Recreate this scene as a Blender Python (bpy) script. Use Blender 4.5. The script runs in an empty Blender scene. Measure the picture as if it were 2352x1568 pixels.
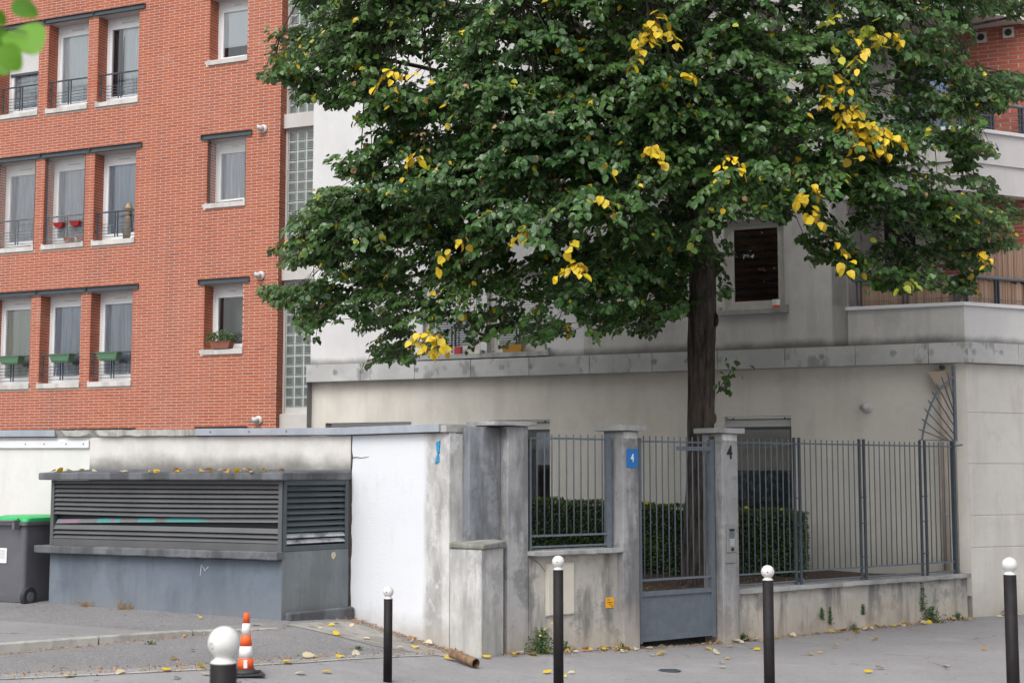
import bpy, math, random
from mathutils import Matrix, Vector
random.seed(7)
R=math.radians
# ------------------------------------------------------------------ camera
F=3267.0; PT=math.atan(306/F); CH=1.85
scene=bpy.context.scene
cam=bpy.data.cameras.new('camera'); co=bpy.data.objects.new('camera',cam)
scene.collection.objects.link(co); scene.camera=co
cam.sensor_width=36; cam.lens=36*F/2352; cam.clip_end=2000; cam.clip_start=0.1
co.location=(0,0,CH); co.rotation_euler=(math.pi/2+PT,0,0)
cam.dof.use_dof=True; cam.dof.focus_distance=17.5; cam.dof.aperture_fstop=5.0
# ------------------------------------------------------------------ light
SUN_EL,SUN_AZ=R(52),R(205)      # high soft sun behind the camera
w=bpy.data.worlds.new('World'); scene.world=w; w.use_nodes=True
nt=w.node_tree; nt.nodes.clear()
sky=nt.nodes.new('ShaderNodeTexSky'); sky.sky_type='NISHITA'; sky.sun_disc=False
sky.sun_elevation=SUN_EL; sky.sun_rotation=SUN_AZ; sky.air_density=1.0; sky.dust_density=5.0; sky.ozone_density=1.0
hs=nt.nodes.new('ShaderNodeHueSaturation'); hs.inputs['Saturation'].default_value=0.22
bg=nt.nodes.new('ShaderNodeBackground'); bg.inputs[1].default_value=0.15
wo=nt.nodes.new('ShaderNodeOutputWorld')
nt.links.new(sky.outputs[0],hs.inputs['Color']); nt.links.new(hs.outputs[0],bg.inputs[0]); nt.links.new(bg.outputs[0],wo.inputs[0])
sl=bpy.data.lights.new('sun','SUN'); sl.energy=0.6; sl.angle=R(50); sl.color=(1,.97,.93)
so=bpy.data.objects.new('sun',sl); scene.collection.objects.link(so)
sd=Vector((math.sin(SUN_AZ)*math.cos(SUN_EL),math.cos(SUN_AZ)*math.cos(SUN_EL),math.sin(SUN_EL)))
so.rotation_euler=sd.to_track_quat('Z','Y').to_euler(); so.location=(0,-5,20)
scene.view_settings.view_transform='Standard'; scene.view_settings.look='None'
scene.view_settings.gamma=1; scene.view_settings.use_curve_mapping=False
scene.view_settings.exposure=0.48
# ------------------------------------------------------------------ measuring helpers
def ray(u,v):
    a=(u-1176)/F; b=(784-v)/F; c,s=math.cos(PT),math.sin(PT)
    return (a,c-b*s,s+b*c)
def P(u,v,Y):
    r=ray(u,v); k=Y/r[1]; return Vector((r[0]*k,Y,CH+r[2]*k))
def proj(p):
    z=p[2]-CH; c,s=math.cos(PT),math.sin(PT)
    d=p[1]*c+z*s; up=-p[1]*s+z*c
    return (1176+F*p[0]/d,784-F*up/d,d)
class Fac:
    """a vertical reference plane: x runs along it, y runs into the building, z up"""
    def __init__(s,o,d):
        L=math.hypot(*d); s.o=o; s.d=(d[0]/L,d[1]/L); s.n=(s.d[1],-s.d[0])
        s.ang=math.atan2(s.d[1],s.d[0])
        s.M=Matrix.Translation((o[0],o[1],0))@Matrix.Rotation(s.ang,4,'Z'); s.I=s.M.inverted()
    def W(s,x,y,z): return s.M@Vector((x,y,z))
    def L(s,p): return s.I@Vector(p)
    def uv(s,u,v,out=0):
        r=ray(u,v); ox=s.o[0]+s.n[0]*out; oy=s.o[1]+s.n[1]*out
        k=(ox*s.n[0]+oy*s.n[1])/(r[0]*s.n[0]+r[1]*s.n[1]); x,y=r[0]*k,r[1]*k
        return ((x-ox)*s.d[0]+(y-oy)*s.d[1],CH+r[2]*k)
def vp(x): return ((x-1176)/F,1.0)
c=P(2225,1090,20.9); d=vp(-6300); GF=Fac((c.x,c.y),(-d[0],-d[1]))
RF=Fac((c.x,c.y),vp(8040))
c=P(1560,1090,17.3); FF=Fac((c.x,c.y),vp(5478))
# ------------------------------------------------------------------ mesh helpers
C=scene.collection
class MB:
    def __init__(s): s.v=[]; s.f=[]
    def box(s,x0,x1,y0,y1,z0,z1):
        n=len(s.v); s.v+=[(x0,y0,z0),(x1,y0,z0),(x1,y1,z0),(x0,y1,z0),(x0,y0,z1),(x1,y0,z1),(x1,y1,z1),(x0,y1,z1)]
        s.f+=[(n,n+3,n+2,n+1),(n+4,n+5,n+6,n+7),(n,n+1,n+5,n+4),(n+1,n+2,n+6,n+5),(n+2,n+3,n+7,n+6),(n+3,n,n+4,n+7)]; return s
    def poly(s,*pts):
        n=len(s.v); s.v+=[tuple(p) for p in pts]; s.f.append(tuple(range(n,n+len(pts)))); return s
    def prism(s,pts,z0,z1):
        """pts: ccw plan outline; z0,z1 numbers or per-point lists"""
        k=len(pts); n=len(s.v)
        a=z0 if hasattr(z0,'__len__') else [z0]*k; b=z1 if hasattr(z1,'__len__') else [z1]*k
        s.v+=[(p[0],p[1],a[i]) for i,p in enumerate(pts)]+[(p[0],p[1],b[i]) for i,p in enumerate(pts)]
        s.f.append(tuple(range(n+k-1,n-1,-1))); s.f.append(tuple(range(n+k,n+2*k)))
        for i in range(k): j=(i+1)%k; s.f.append((n+i,n+j,n+k+j,n+k+i))
        return s
    def tube(s,pts,r,seg=8,cap=True,jit=0):
        pts=[Vector(p) for p in pts]; rs=r if hasattr(r,'__len__') else [r]*len(pts); n=len(s.v)
        up=None
        for i,p in enumerate(pts):
            t=(pts[min(i+1,len(pts)-1)]-pts[max(i-1,0)]); t=t.normalized() if t.length>1e-9 else Vector((0,0,1))
            if up is None: up=Vector((0,0,1)) if abs(t.z)<.9 else Vector((0,1,0))
            a=t.cross(up).normalized(); b=a.cross(t).normalized(); up=b
            for k in range(seg):
                q=2*math.pi*k/seg; rr=rs[i]*(1+jit*(random.random()-.5))
                s.v.append(tuple(p+a*math.cos(q)*rr+b*math.sin(q)*rr))
        for i in range(len(pts)-1):
            for k in range(seg):
                a=n+i*seg+k; b=n+i*seg+(k+1)%seg; s.f.append((a,a+seg,b+seg,b))
        if cap:
            s.f.append(tuple(range(n,n+seg))); m=n+(len(pts)-1)*seg; s.f.append(tuple(range(m+seg-1,m-1,-1)))
        return s
    def lathe(s,prof,seg=24,o=(0,0,0)):
        n=len(s.v)
        for r,z in prof:
            for k in range(seg):
                q=2*math.pi*k/seg; s.v.append((o[0]+r*math.cos(q),o[1]+r*math.sin(q),o[2]+z))
        for i in range(len(prof)-1):
            for k in range(seg):
                a=n+i*seg+k; b=n+i*seg+(k+1)%seg; s.f.append((a,b,b+seg,a+seg))
        s.f.append(tuple(range(n+seg-1,n-1,-1))); m=n+(len(prof)-1)*seg; s.f.append(tuple(range(m,m+seg)))
        return s
    def mesh(s,name,mat=None,smooth=False):
        me=bpy.data.meshes.new(name); me.from_pydata(s.v,[],s.f); me.update()
        if mat: me.materials.append(mat)
        if smooth: me.polygons.foreach_set('use_smooth',[True]*len(me.polygons))
        return me
    def build(s,name,mat,parent=None,loc=None,rot=None,smooth=False,bevel=0,label=None):
        o=bpy.data.objects.new(name,s.mesh(name,mat,smooth)); C.objects.link(o)
        if parent: o.parent=parent
        if loc is not None: o.location=loc
        if rot is not None: o.rotation_euler=rot
        if label: o['label']=label
        if bevel:
            m=o.modifiers.new('bevel','BEVEL'); m.width=bevel; m.segments=2; m.limit_method='ANGLE'; m.angle_limit=R(40)
        return o
def tag(o,label,cat,group=None,kind=None):
    if label: o['label']=label
    if cat: o['category']=cat
    if group: o['group']=group
    if kind: o['kind']=kind
    return o
def thing(name,label,cat,M_=None,group=None,loc=None,rz=0):
    o=bpy.data.objects.new(name,None); C.objects.link(o); o.empty_display_size=.2
    if M_ is not None: o.matrix_world=M_
    if loc is not None: o.location=loc; o.rotation_euler=(0,0,rz)
    return tag(o,label,cat,group)
def inst(name,me,parent,loc=(0,0,0),rot=(0,0,0),sc=None,label=None):
    o=bpy.data.objects.new(name,me); C.objects.link(o); o.parent=parent; o.location=loc; o.rotation_euler=rot
    if sc: o.scale=sc
    if label: o['label']=label
    return o
def copy_tree(o,parent=None):
    kids=list(o.children); c_=o.copy(); C.objects.link(c_); c_.parent=parent
    for ch in kids: copy_tree(ch,c_)
    return c_
def slab_part(name,mat,parent,x0,x1,y0,y1,z0,z1,bev=.012,label=None,rough=0.0):
    """a cast concrete block: bevelled, with an uneven edge when rough > 0"""
    nx=max(1,int((x1-x0)/.12)) if rough else 1
    mb=MB(); rings=[]
    for i in range(nx+1):
        x=x0+(x1-x0)*i/nx; j=lambda:(random.random()-.5)*rough
        n=len(mb.v); mb.v+=[(x,y0+j(),z0+j()),(x,y1,z0),(x,y1,z1),(x,y0+j(),z1+j()*.6)]; rings.append(n)
        if i: a=rings[-2]; b=n; mb.f+=[(a,a+1,b+1,b),(a+1,a+2,b+2,b+1),(a+2,a+3,b+3,b+2),(a+3,a,b,b+3)]
    a=rings[0]; mb.f.append((a,a+3,a+2,a+1)); b=rings[-1]; mb.f.append((b,b+1,b+2,b+3))
    return mb.build(name,mat,parent,bevel=bev,label=label)
# ------------------------------------------------------------------ materials
MATS={}
class NB:
    def __init__(s,name):
        s.m=bpy.data.materials.new(name); s.m.use_nodes=True; s.t=s.m.node_tree; s.t.nodes.clear(); MATS[name]=s.m
        s.out=s.N('ShaderNodeOutputMaterial'); s.b=s.N('ShaderNodeBsdfPrincipled'); s.L(s.b.outputs[0],s.out.inputs[0])
        s.tc=s.N('ShaderNodeTexCoord')
    def N(s,t,**k):
        n=s.t.nodes.new(t)
        for a,b in k.items(): setattr(n,a,b)
        return n
    def L(s,a,b): s.t.links.new(a,b)
    def S(s,sock,v):
        if isinstance(v,bpy.types.NodeSocket): s.L(v,sock)
        else: sock.default_value=(*v,1) if isinstance(v,tuple) and len(v)==3 and sock.type=='RGBA' else v
    def map(s,scale=(1,1,1),src='Object'):
        m=s.N('ShaderNodeMapping'); m.inputs['Scale'].default_value=scale; s.L(s.tc.outputs[src],m.inputs[0]); return m.outputs[0]
    def noise(s,scale,detail=4,rough=.6,vec=None,dist=0,out=0):
        n=s.N('ShaderNodeTexNoise'); n.inputs['Scale'].default_value=scale; n.inputs['Detail'].default_value=detail
        n.inputs['Roughness'].default_value=rough; n.inputs['Distortion'].default_value=dist
        s.L(vec if vec is not None else s.tc.outputs['Object'],n.inputs['Vector']); return n.outputs[out]
    def ramp(s,fac,a,b,c0=(0,0,0),c1=(1,1,1)):
        r=s.N('ShaderNodeMapRange'); r.inputs[1].default_value=a; r.inputs[2].default_value=b; s.L(fac,r.inputs[0]); return r.outputs[0]
    def mix(s,fac,a,b,mode='MIX'):
        n=s.N('ShaderNodeMix',data_type='RGBA',blend_type=mode); s.S(n.inputs[0],fac); s.S(n.inputs[6],a); s.S(n.inputs[7],b); return n.outputs[2]
    def math(s,op,a,b=0.0):
        n=s.N('ShaderNodeMath',operation=op); s.S(n.inputs[0],a); s.S(n.inputs[1],b); return n.outputs[0]
    def xyz(s,src='Object'):
        n=s.N('ShaderNodeSeparateXYZ'); s.L(s.tc.outputs[src],n.inputs[0]); return n.outputs
    def bump(s,h,strength,dist=.01):
        n=s.N('ShaderNodeBump'); n.inputs['Strength'].default_value=strength; n.inputs['Distance'].default_value=dist
        s.L(h,n.inputs['Height']); s.L(n.outputs[0],s.b.inputs['Normal'])
    def fin(s,col,rough=.8,metal=0,spec=.5):
        s.S(s.b.inputs['Base Color'],col); s.S(s.b.inputs['Roughness'],rough); s.b.inputs['Metallic'].default_value=metal
        s.b.inputs['Specular IOR Level'].default_value=spec; return s.m
def island(n):
    g=n.N('ShaderNodeNewGeometry'); o=n.N('ShaderNodeObjectInfo')
    return n.math('FRACT',n.math('ADD',g.outputs['Random Per Island'],o.outputs['Random']))
def plain(name,col,rough=.5,metal=0,var=.12,scale=6,spec=.5,bump=0):
    n=NB(name); f=n.noise(scale,5); k=n.mix(n.ramp(f,.3,.7),tuple(x*(1-var) for x in col),tuple(min(1,x*(1+var)) for x in col))
    if bump: n.bump(n.noise(60,4),bump,.004)
    rr=n.ramp(n.noise(scale*3,3),.2,.8); rn=n.math('ADD',n.math('MULTIPLY',rr,.15),rough-.07)
    return n.fin(k,rn,metal,spec)
def brick(name,a,b_,dark):
    n=NB(name); r=island(n)
    k=n.mix(r,a,b_); k=n.mix(n.ramp(r,.93,1),k,dark)
    k=n.mix(n.math('MULTIPLY',n.ramp(n.noise(.6,5),.45,.75),.25),k,(.36,.17,.13))
    k=n.mix(n.math('MULTIPLY',n.ramp(n.noise(30,5),.45,.8),.3),k,(.40,.19,.13)); k=n.mix(n.math('MULTIPLY',n.ramp(n.noise(1,6,.6,n.map((2.2,2.2,.22))),.50,.64),.3),k,(.22,.070,.042)); k=n.mix(n.math('MULTIPLY',n.ramp(n.noise(2.1,5,.7),.58,.72),.35),k,(.50,.30,.24))
    n.bump(n.noise(120,4),.3,.003); return n.fin(k,.85,0,.3)
M_BRICK=brick('brick_clay',(.40,.096,.040),(.47,.130,.056),(.33,.078,.038))
M_BRICK2=brick('brick_clay_dark',(.33,.085,.05),(.40,.115,.068),(.26,.06,.04))
M_MORTAR=plain('mortar',(.55,.515,.495),.95,0,.12,20,bump=.3)
def render_wall(name,base,light,streak,zdark=None,bumpv=.25,stain=.6,topdirt=None):
    n=NB(name)
    k=n.mix(n.ramp(n.noise(1.1,8,.68),.40,.60),base,light)
    st=n.noise(1.0,7,.62,n.map((3.2,3.2,.6)))
    k=n.mix(n.math('MULTIPLY',n.ramp(st,.49,.60),stain),k,streak)
    k=n.mix(n.math('MULTIPLY',n.ramp(n.noise(2.3,8,.72),.52,.61),stain*.8),k,streak)
    fine=n.noise(45,5,.7); k=n.mix(n.math('MULTIPLY',n.ramp(fine,.4,.8),.12),k,tuple(x*.6 for x in base))
    z=n.xyz()[2]
    if topdirt:
        z0,z1,colr,amt=topdirt
        wob=n.math('MULTIPLY',n.math('SUBTRACT',n.noise(2.2,5,.6),.5),(z1-z0)*1.1)
        f=n.N('ShaderNodeMapRange'); f.interpolation_type='SMOOTHSTEP'; f.inputs[1].default_value=z1; f.inputs[2].default_value=z0
        n.L(n.math('ADD',z,wob),f.inputs[0]); k=n.mix(n.math('MULTIPLY',f.outputs[0],amt),k,colr)
    if zdark:
        z0,z1,colr,amt=zdark
        wob=n.math('MULTIPLY',n.math('SUBTRACT',n.noise(1.7,5,.65),.5),.7)
        f=n.ramp(n.math('ADD',z,wob),z1,z0); k=n.mix(n.math('MULTIPLY',f,amt),k,colr)
    n.bump(n.noise(70,5,.7),bumpv,.006); return n.fin(k,.92,0,.25)
M_UP=render_wall('render_upper',(.55,.535,.51),(.60,.585,.56),(.42,.41,.40),bumpv=.2,stain=.45,topdirt=(3.80,3.97,(.12,.115,.105),.85))
M_UPW=render_wall('render_white',(.64,.635,.635),(.69,.685,.685),(.56,.555,.555),bumpv=.15,stain=.25,topdirt=(3.80,3.95,(.14,.135,.13),.8))
M_GFW=render_wall('render_ground',(.69,.66,.595),(.74,.71,.65),(.58,.555,.50),bumpv=.2,stain=.4,zdark=(.3,.9,(.33,.315,.285),.5))
M_PIER=render_wall('render_pier',(.62,.60,.56),(.67,.65,.615),(.52,.49,.44),bumpv=.5,stain=.5,zdark=(-.25,.35,(.33,.29,.24),.6))
M_GREYC=render_wall('concrete_grey',(.27,.27,.28),(.40,.40,.405),(.13,.13,.135),zdark=(-.2,.45,(.44,.38,.31),.55),bumpv=.6,stain=.75)
M_LOWW=render_wall('concrete_low',(.37,.36,.335),(.54,.505,.455),(.15,.152,.15),zdark=(-.25,.25,(.48,.41,.33),.7),bumpv=.6,stain=.8)
M_BLOCK=render_wall('concrete_pale',(.46,.455,.435),(.68,.675,.66),(.24,.24,.245),zdark=(-.1,.5,(.55,.54,.50),.4),bumpv=.6,stain=.6)
M_LEFTW=render_wall('plaster_offwhite',(.60,.585,.565),(.70,.685,.66),(.52,.50,.475),bumpv=.25,stain=.35,topdirt=(1.88,2.12,(.16,.155,.145),.9))
M_LEFTW2=render_wall('plaster_offwhite_clean',(.68,.67,.65),(.73,.72,.70),(.61,.60,.585),bumpv=.2,stain=.3)
M_CAP=render_wall('cap_stone',(.34,.34,.335),(.45,.45,.45),(.20,.20,.20),bumpv=.7,stain=.5)
M_SLAB=render_wall('slab_paint',(.115,.122,.135),(.175,.185,.20),(.055,.055,.058),bumpv=.6,stain=.6)
M_BOXW=render_wall('painted_wall_blue_grey',(.135,.165,.205),(.175,.205,.245),(.095,.11,.135),zdark=(.25,.6,(.21,.22,.235),.5),bumpv=.35,stain=.4)
M_BOXW2=render_wall('painted_wall_green_grey',(.165,.185,.20),(.21,.232,.245),(.105,.117,.125),zdark=(.2,.5,(.15,.15,.145),.5),bumpv=.35,stain=.4)
M_COPM=render_wall('coping_metal',(.33,.36,.41),(.40,.43,.48),(.26,.28,.32),bumpv=.05,stain=.4)
M_COPC=render_wall('coping_concrete',(.38,.375,.36),(.48,.475,.455),(.20,.17,.14),bumpv=.9,stain=.7)
M_STRIPC=render_wall('strip_concrete',(.50,.48,.46),(.56,.54,.52),(.42,.41,.39),bumpv=.2,stain=.3)
M_RECESS=render_wall('concrete_blue_grey',(.21,.225,.25),(.30,.32,.35),(.11,.112,.118),bumpv=.6,stain=.75)
M_LEDGE=render_wall('mossy_concrete',(.27,.27,.26),(.35,.35,.34),(.17,.17,.12),bumpv=.7,stain=.8)
def m_whitewall():
    n=NB('white_paint_wall'); x,y,z=n.xyz()
    old=n.mix(n.ramp(n.noise(2.5,6,.65,n.map((2,2,.6))),.38,.62),(.36,.355,.35),(.62,.615,.60))
    old=n.mix(n.math('MULTIPLY',n.ramp(n.noise(5,6,.7),.52,.62),.8),old,(.66,.66,.68))
    wob=n.math('MULTIPLY',n.math('SUBTRACT',n.noise(.9,3,.5),.5),.10)
    f=n.ramp(n.math('ADD',x,wob),1.36,1.28)
    wht=n.mix(n.ramp(n.noise(1.2,5),.3,.7),(.72,.745,.79),(.77,.785,.82))
    sp=n.ramp(n.noise(9,4,.7),.70,.74); wht=n.mix(n.math('MULTIPLY',sp,.6),wht,(.40,.38,.36)); wht=n.mix(n.math('MULTIPLY',n.ramp(n.noise(2.2,6,.7,n.map((2,2,.7))),.56,.66),.35),wht,(.62,.63,.66))
    k=n.mix(f,old,wht)
    wb=n.math('ADD',z,n.math('MULTIPLY',n.math('SUBTRACT',n.noise(4,5),.5),.35))
    k=n.mix(n.math('MULTIPLY',n.ramp(wb,.36,.10),.65),k,(.42,.39,.35))
    n.bump(n.noise(40,6,.75),.45,.01); return n.fin(k,.85,0,.3)
M_WW=m_whitewall()
def m_cornice():
    n=NB('cornice_concrete'); x,y,z=n.xyz()
    k=n.mix(n.ramp(n.noise(1.6,6,.6),.4,.6),(.44,.445,.44),(.54,.545,.54))
    dk=n.ramp(n.noise(3.2,6,.65,n.map((1,1,.45))),.56,.63)
    k=n.mix(n.math('MULTIPLY',dk,.75),k,(.25,.255,.255))
    xm=n.math('SUBTRACT',n.math('FRACT',n.math('DIVIDE',n.math('ADD',x,20.0),.535)),.5)
    dx=n.math('MULTIPLY',xm,.535); dz=n.math('SUBTRACT',z,3.65)
    dd=n.math('SQRT',n.math('ADD',n.math('MULTIPLY',dx,dx),n.math('MULTIPLY',dz,dz)))
    dd=n.math('ADD',dd,n.math('MULTIPLY',n.math('SUBTRACT',n.noise(13,4),.5),.11))
    k=n.mix(n.math('MULTIPLY',n.ramp(dd,.058,.030),n.math('MULTIPLY',n.ramp(n.noise(.8,2),.40,.58),.75)),k,(.17,.17,.17))
    k=n.mix(n.math('MULTIPLY',n.ramp(n.noise(40,4),.5,.8),.3),k,(.3,.3,.29))
    n.bump(n.noise(60,5),.3,.006); return n.fin(k,.9,0,.3)
M_CORN=m_cornice()
def m_asphalt(name,a,b_,speck,seamcol=None):
    n=NB(name)
    k=n.mix(n.ramp(n.noise(.55,6,.6),.35,.65),a,b_)
    k=n.mix(n.math('MULTIPLY',n.ramp(n.noise(3.2,6,.7),.5,.72),.35),k,tuple(x*.72 for x in a))
    v=n.N('ShaderNodeTexVoronoi'); v.inputs['Scale'].default_value=95; n.L(n.tc.outputs['Object'],v.inputs['Vector'])
    sep=n.N('ShaderNodeSeparateColor'); n.L(v.outputs['Color'],sep.inputs[0])
    k=n.mix(n.math('MULTIPLY',n.ramp(sep.outputs[0],.72,1),speck),k,(.48,.46,.44))
    k=n.mix(n.math('MULTIPLY',n.ramp(sep.outputs[1],.75,1),speck*1.1),k,(.05,.05,.055))
    k=n.mix(n.math('MULTIPLY',n.ramp(n.noise(22,4,.8),.66,.70),.5),k,(.33,.30,.26))
    cr=n.N('ShaderNodeTexVoronoi',feature='DISTANCE_TO_EDGE'); cr.inputs['Scale'].default_value=.42; wp=n.N('ShaderNodeVectorMath',operation='ADD'); sc_=n.N('ShaderNodeVectorMath',operation='SCALE'); sc_.inputs['Scale'].default_value=.35
    n.L(n.noise(2.5,5,.6,out=1),sc_.inputs[0]); n.L(n.tc.outputs['Object'],wp.inputs[0]); n.L(sc_.outputs[0],wp.inputs[1]); n.L(wp.outputs[0],cr.inputs['Vector'])
    line=n.math('MULTIPLY',n.ramp(cr.outputs['Distance'],.006,.0015),n.ramp(n.noise(.8,3),.48,.60)); k=n.mix(n.math('MULTIPLY',line,.75),k,tuple(x*.3 for x in a))
    k=n.mix(n.math('MULTIPLY',n.ramp(n.noise(1.3,4,.5),.60,.66),.30),k,tuple(min(1,x*1.22) for x in b_))
    k=n.mix(n.math('MULTIPLY',n.ramp(n.noise(6.5,2,.4),.70,.74),.6),k,tuple(x*.5 for x in a))
    n.bump(v.outputs['Distance'],.5,.006); return n.fin(k,.86,0,.35)
M_ASPH=m_asphalt('asphalt_worn',(.19,.186,.192),(.245,.24,.247),.5)
M_WALK=m_asphalt('asphalt_sidewalk',(.275,.268,.277),(.32,.312,.322),.28)
M_RAISED=m_asphalt('asphalt_raised',(.25,.243,.246),(.30,.292,.295),.22)
M_ROAD=m_asphalt('asphalt_road',(.07,.07,.072),(.09,.09,.092),.4)
M_PATCH=render_wall('concrete_patch',(.27,.255,.235),(.36,.345,.32),(.17,.16,.145),bumpv=.6,stain=.5)  # apron tone lowered, the shade it lies in is put into the colour
M_KERB=render_wall('kerb_stone',(.38,.365,.345),(.46,.445,.42),(.22,.21,.195),bumpv=.8,stain=.5)
M_SOIL=plain('soil',(.085,.06,.045),.95,0,.5,18,bump=1)
M_STEEL=plain('painted_steel_grey_blue',(.125,.15,.18),.42,0,.15,9)
M_STEELD=plain('painted_steel_dark',(.055,.072,.092),.45,0,.2,9)
M_LINTEL=plain('lintel_steel',(.062,.078,.092),.45,0,.12,5)
M_LOUV=plain('louvre_paint_grey',(.10,.103,.108),.5,0,.15,2,bump=.1)
M_LOUVG=plain('louvre_paint_green_grey',(.060,.078,.088),.5,0,.15,2,bump=.1)
M_PVC=plain('white_pvc',(.84,.86,.88),.35,0,.03,4)
M_PVCG=plain('cream_frame',(.52,.50,.455),.5,0,.08,8)
M_SILL=render_wall('sill_concrete',(.55,.53,.50),(.66,.64,.61),(.38,.36,.33),bumpv=.4,stain=.6)
M_SOFF=plain('soffit',(.50,.48,.46),.9,0,.06,3)
M_ROOM=plain('room_shade',(.30,.30,.31),.9,0,.1,2)
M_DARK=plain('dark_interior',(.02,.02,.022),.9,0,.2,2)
M_ALU=plain('white_coping_metal',(.74,.755,.78),.4,0,.04,3)
M_BLACKP=plain('bollard_dark_paint',(.016,.013,.015),.6,0,.35,10,spec=.25,bump=.15)
M_WHITEP=plain('bollard_white_paint',(.69,.69,.665),.45,0,.12,16,bump=.08)
M_RED=plain('red_plastic',(.34,.018,.022),.4)
M_ORANGE=plain('cone_orange',(.85,.12,.025),.5,0,.08,20)
M_CONEW=plain('cone_reflective_white',(.80,.77,.77),.4,0,.04,20)
M_RUBBER=plain('rubber_black',(.03,.034,.04),.6,0,.3,10)
M_BIN=plain('bin_plastic_grey',(.125,.125,.142),.42,0,.1,4)
M_BINL=plain('bin_lid_green',(.02,.42,.11),.35,0,.08,4)
M_PLANTER=plain('planter_green',(.10,.20,.12),.5,0,.06,8)
M_TERRA=plain('terracotta',(.26,.10,.065),.75,0,.15,10)
M_OCHRE=plain('ochre_pot',(.45,.24,.03),.5)
M_BLUE=plain('enamel_blue',(.02,.17,.50),.3,0,.03,5)
M_WHITE=plain('enamel_white',(.82,.83,.85),.4,0,.02,5)
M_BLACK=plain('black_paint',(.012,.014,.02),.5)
M_YSIGN=plain('yellow_sign',(.80,.38,.01),.4,0,.05,5)
M_CREAM=plain('cream_meter_box',(.58,.545,.47),.5,0,.05,5)
M_PIPE=plain('beige_pvc',(.50,.41,.33),.5,0,.07,4)
M_RUST=plain('rusty_clay_pipe',(.20,.12,.07),.85,0,.5,12,bump=.6)
M_ZINC=plain('intercom_metal',(.30,.30,.30),.4,.3,.08,12)
M_VENT=plain('vent_plastic',(.62,.62,.61),.5,0,.05,10)
M_VENTD=plain('taupe_cloth',(.20,.17,.14),.9,0,.2,8)
M_MOSA=plain('mosaic_blue',(.03,.30,.55),.3,0,.5,60,bump=.6)
M_CURT=None
def m_curtain(name,a,b_,alpha=1):
    n=NB(name); v=n.noise(9,3,.5,n.map((3,3,.12))); k=n.mix(n.ramp(v,.3,.7),a,b_); n.fin(k,.9,0,.1)
    tr=n.N('ShaderNodeBsdfTranslucent'); tr.inputs[0].default_value=(*b_,1); m=n.N('ShaderNodeMixShader'); m.inputs[0].default_value=.06
    n.L(n.b.outputs[0],m.inputs[1]); n.L(tr.outputs[0],m.inputs[2]); n.L(m.outputs[0],n.out.inputs[0]); return n.m
M_CURW=m_curtain('curtain_white',(.84,.87,.88),(.90,.92,.92))
M_CURG=m_curtain('curtain_sheer_grey',(.40,.44,.52),(.66,.70,.76))
M_CURD=m_curtain('curtain_dark',(.07,.065,.07),(.11,.10,.11))
M_CURC=m_curtain('curtain_cream',(.58,.60,.55),(.68,.70,.65))
def m_glass(name,tint=(.97,.99,1.0)):
    n=NB(name); n.t.nodes.remove(n.b)
    g=n.N('ShaderNodeBsdfGlossy'); g.inputs['Roughness'].default_value=.02; g.inputs[0].default_value=(.95,.98,1,1)
    t=n.N('ShaderNodeBsdfTransparent'); t.inputs[0].default_value=(*tint,1)
    f=n.N('ShaderNodeFresnel'); f.inputs[0].default_value=1.9
    wv=n.N('ShaderNodeBump'); wv.inputs['Strength'].default_value=.08; wv.inputs['Distance'].default_value=.02
    n.L(n.noise(1.5,2),wv.inputs['Height']); n.L(wv.outputs[0],g.inputs['Normal'])
    m=n.N('ShaderNodeMixShader'); n.L(f.outputs[0],m.inputs[0]); n.L(t.outputs[0],m.inputs[1]); n.L(g.outputs[0],m.inputs[2])
    n.L(m.outputs[0],n.out.inputs[0]); return n.m
M_GLASS=m_glass('window_glass')
def m_gblock():
    n=NB('glass_block'); x,y,z=n.xyz()
    ax=n.math('ABSOLUTE',x); az=n.math('ABSOLUTE',z); e=n.math('MAXIMUM',ax,az)
    k=n.mix(n.ramp(e,.055,.068),(.095,.10,.10),(.22,.28,.265))
    v=n.noise(14,3,.5); k=n.mix(n.math('MULTIPLY',n.ramp(v,.4,.7),.3),k,(.16,.18,.18))
    n.bump(n.noise(18,2),.4,.01); return n.fin(k,.12,0,.7)
M_GBLOCK=m_gblock()
def m_leaf(name,a,b_,under,trans,rough=.42):
    n=NB(name); r=island(n); k=n.mix(r,a,b_)
    k=n.mix(n.math('MULTIPLY',n.ramp(n.noise(.9,4,.6),.45,.62),.55),k,tuple(x*y for x,y in zip(b_,(1.45,1.25,1.0)))); k=n.mix(n.math('MULTIPLY',n.ramp(n.noise(1.6,3,.6),.50,.64),.5),k,tuple(x*.55 for x in a)); k=n.mix(n.math('MULTIPLY',n.ramp(n.noise(38,2,.5),.55,.72),.25),k,tuple(min(1,x*1.7) for x in b_))
    g=n.N('ShaderNodeNewGeometry'); k=n.mix(g.outputs['Backfacing'],k,under)
    n.fin(k,rough,0,.5)
    tr=n.N('ShaderNodeBsdfTranslucent'); n.L(n.mix(.5,k,trans),tr.inputs[0])
    m=n.N('ShaderNodeMixShader'); m.inputs[0].default_value=.22
    n.L(n.b.outputs[0],m.inputs[1]); n.L(tr.outputs[0],m.inputs[2]); n.L(m.outputs[0],n.out.inputs[0]); return n.m
M_LEAF=m_leaf('leaf_green',(.030,.088,.026),(.078,.170,.044),(.15,.20,.11),(.08,.20,.02),.30)
M_LEAFF=m_leaf('fallen_leaf_yellow',(.66,.44,.02),(.80,.57,.04),(.6,.42,.03),(.8,.5,.02),.5)
M_LEAFY=m_leaf('leaf_yellow',(.50,.36,.010),(.72,.54,.025),(.55,.36,.03),(.8,.5,.02),.5)
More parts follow.
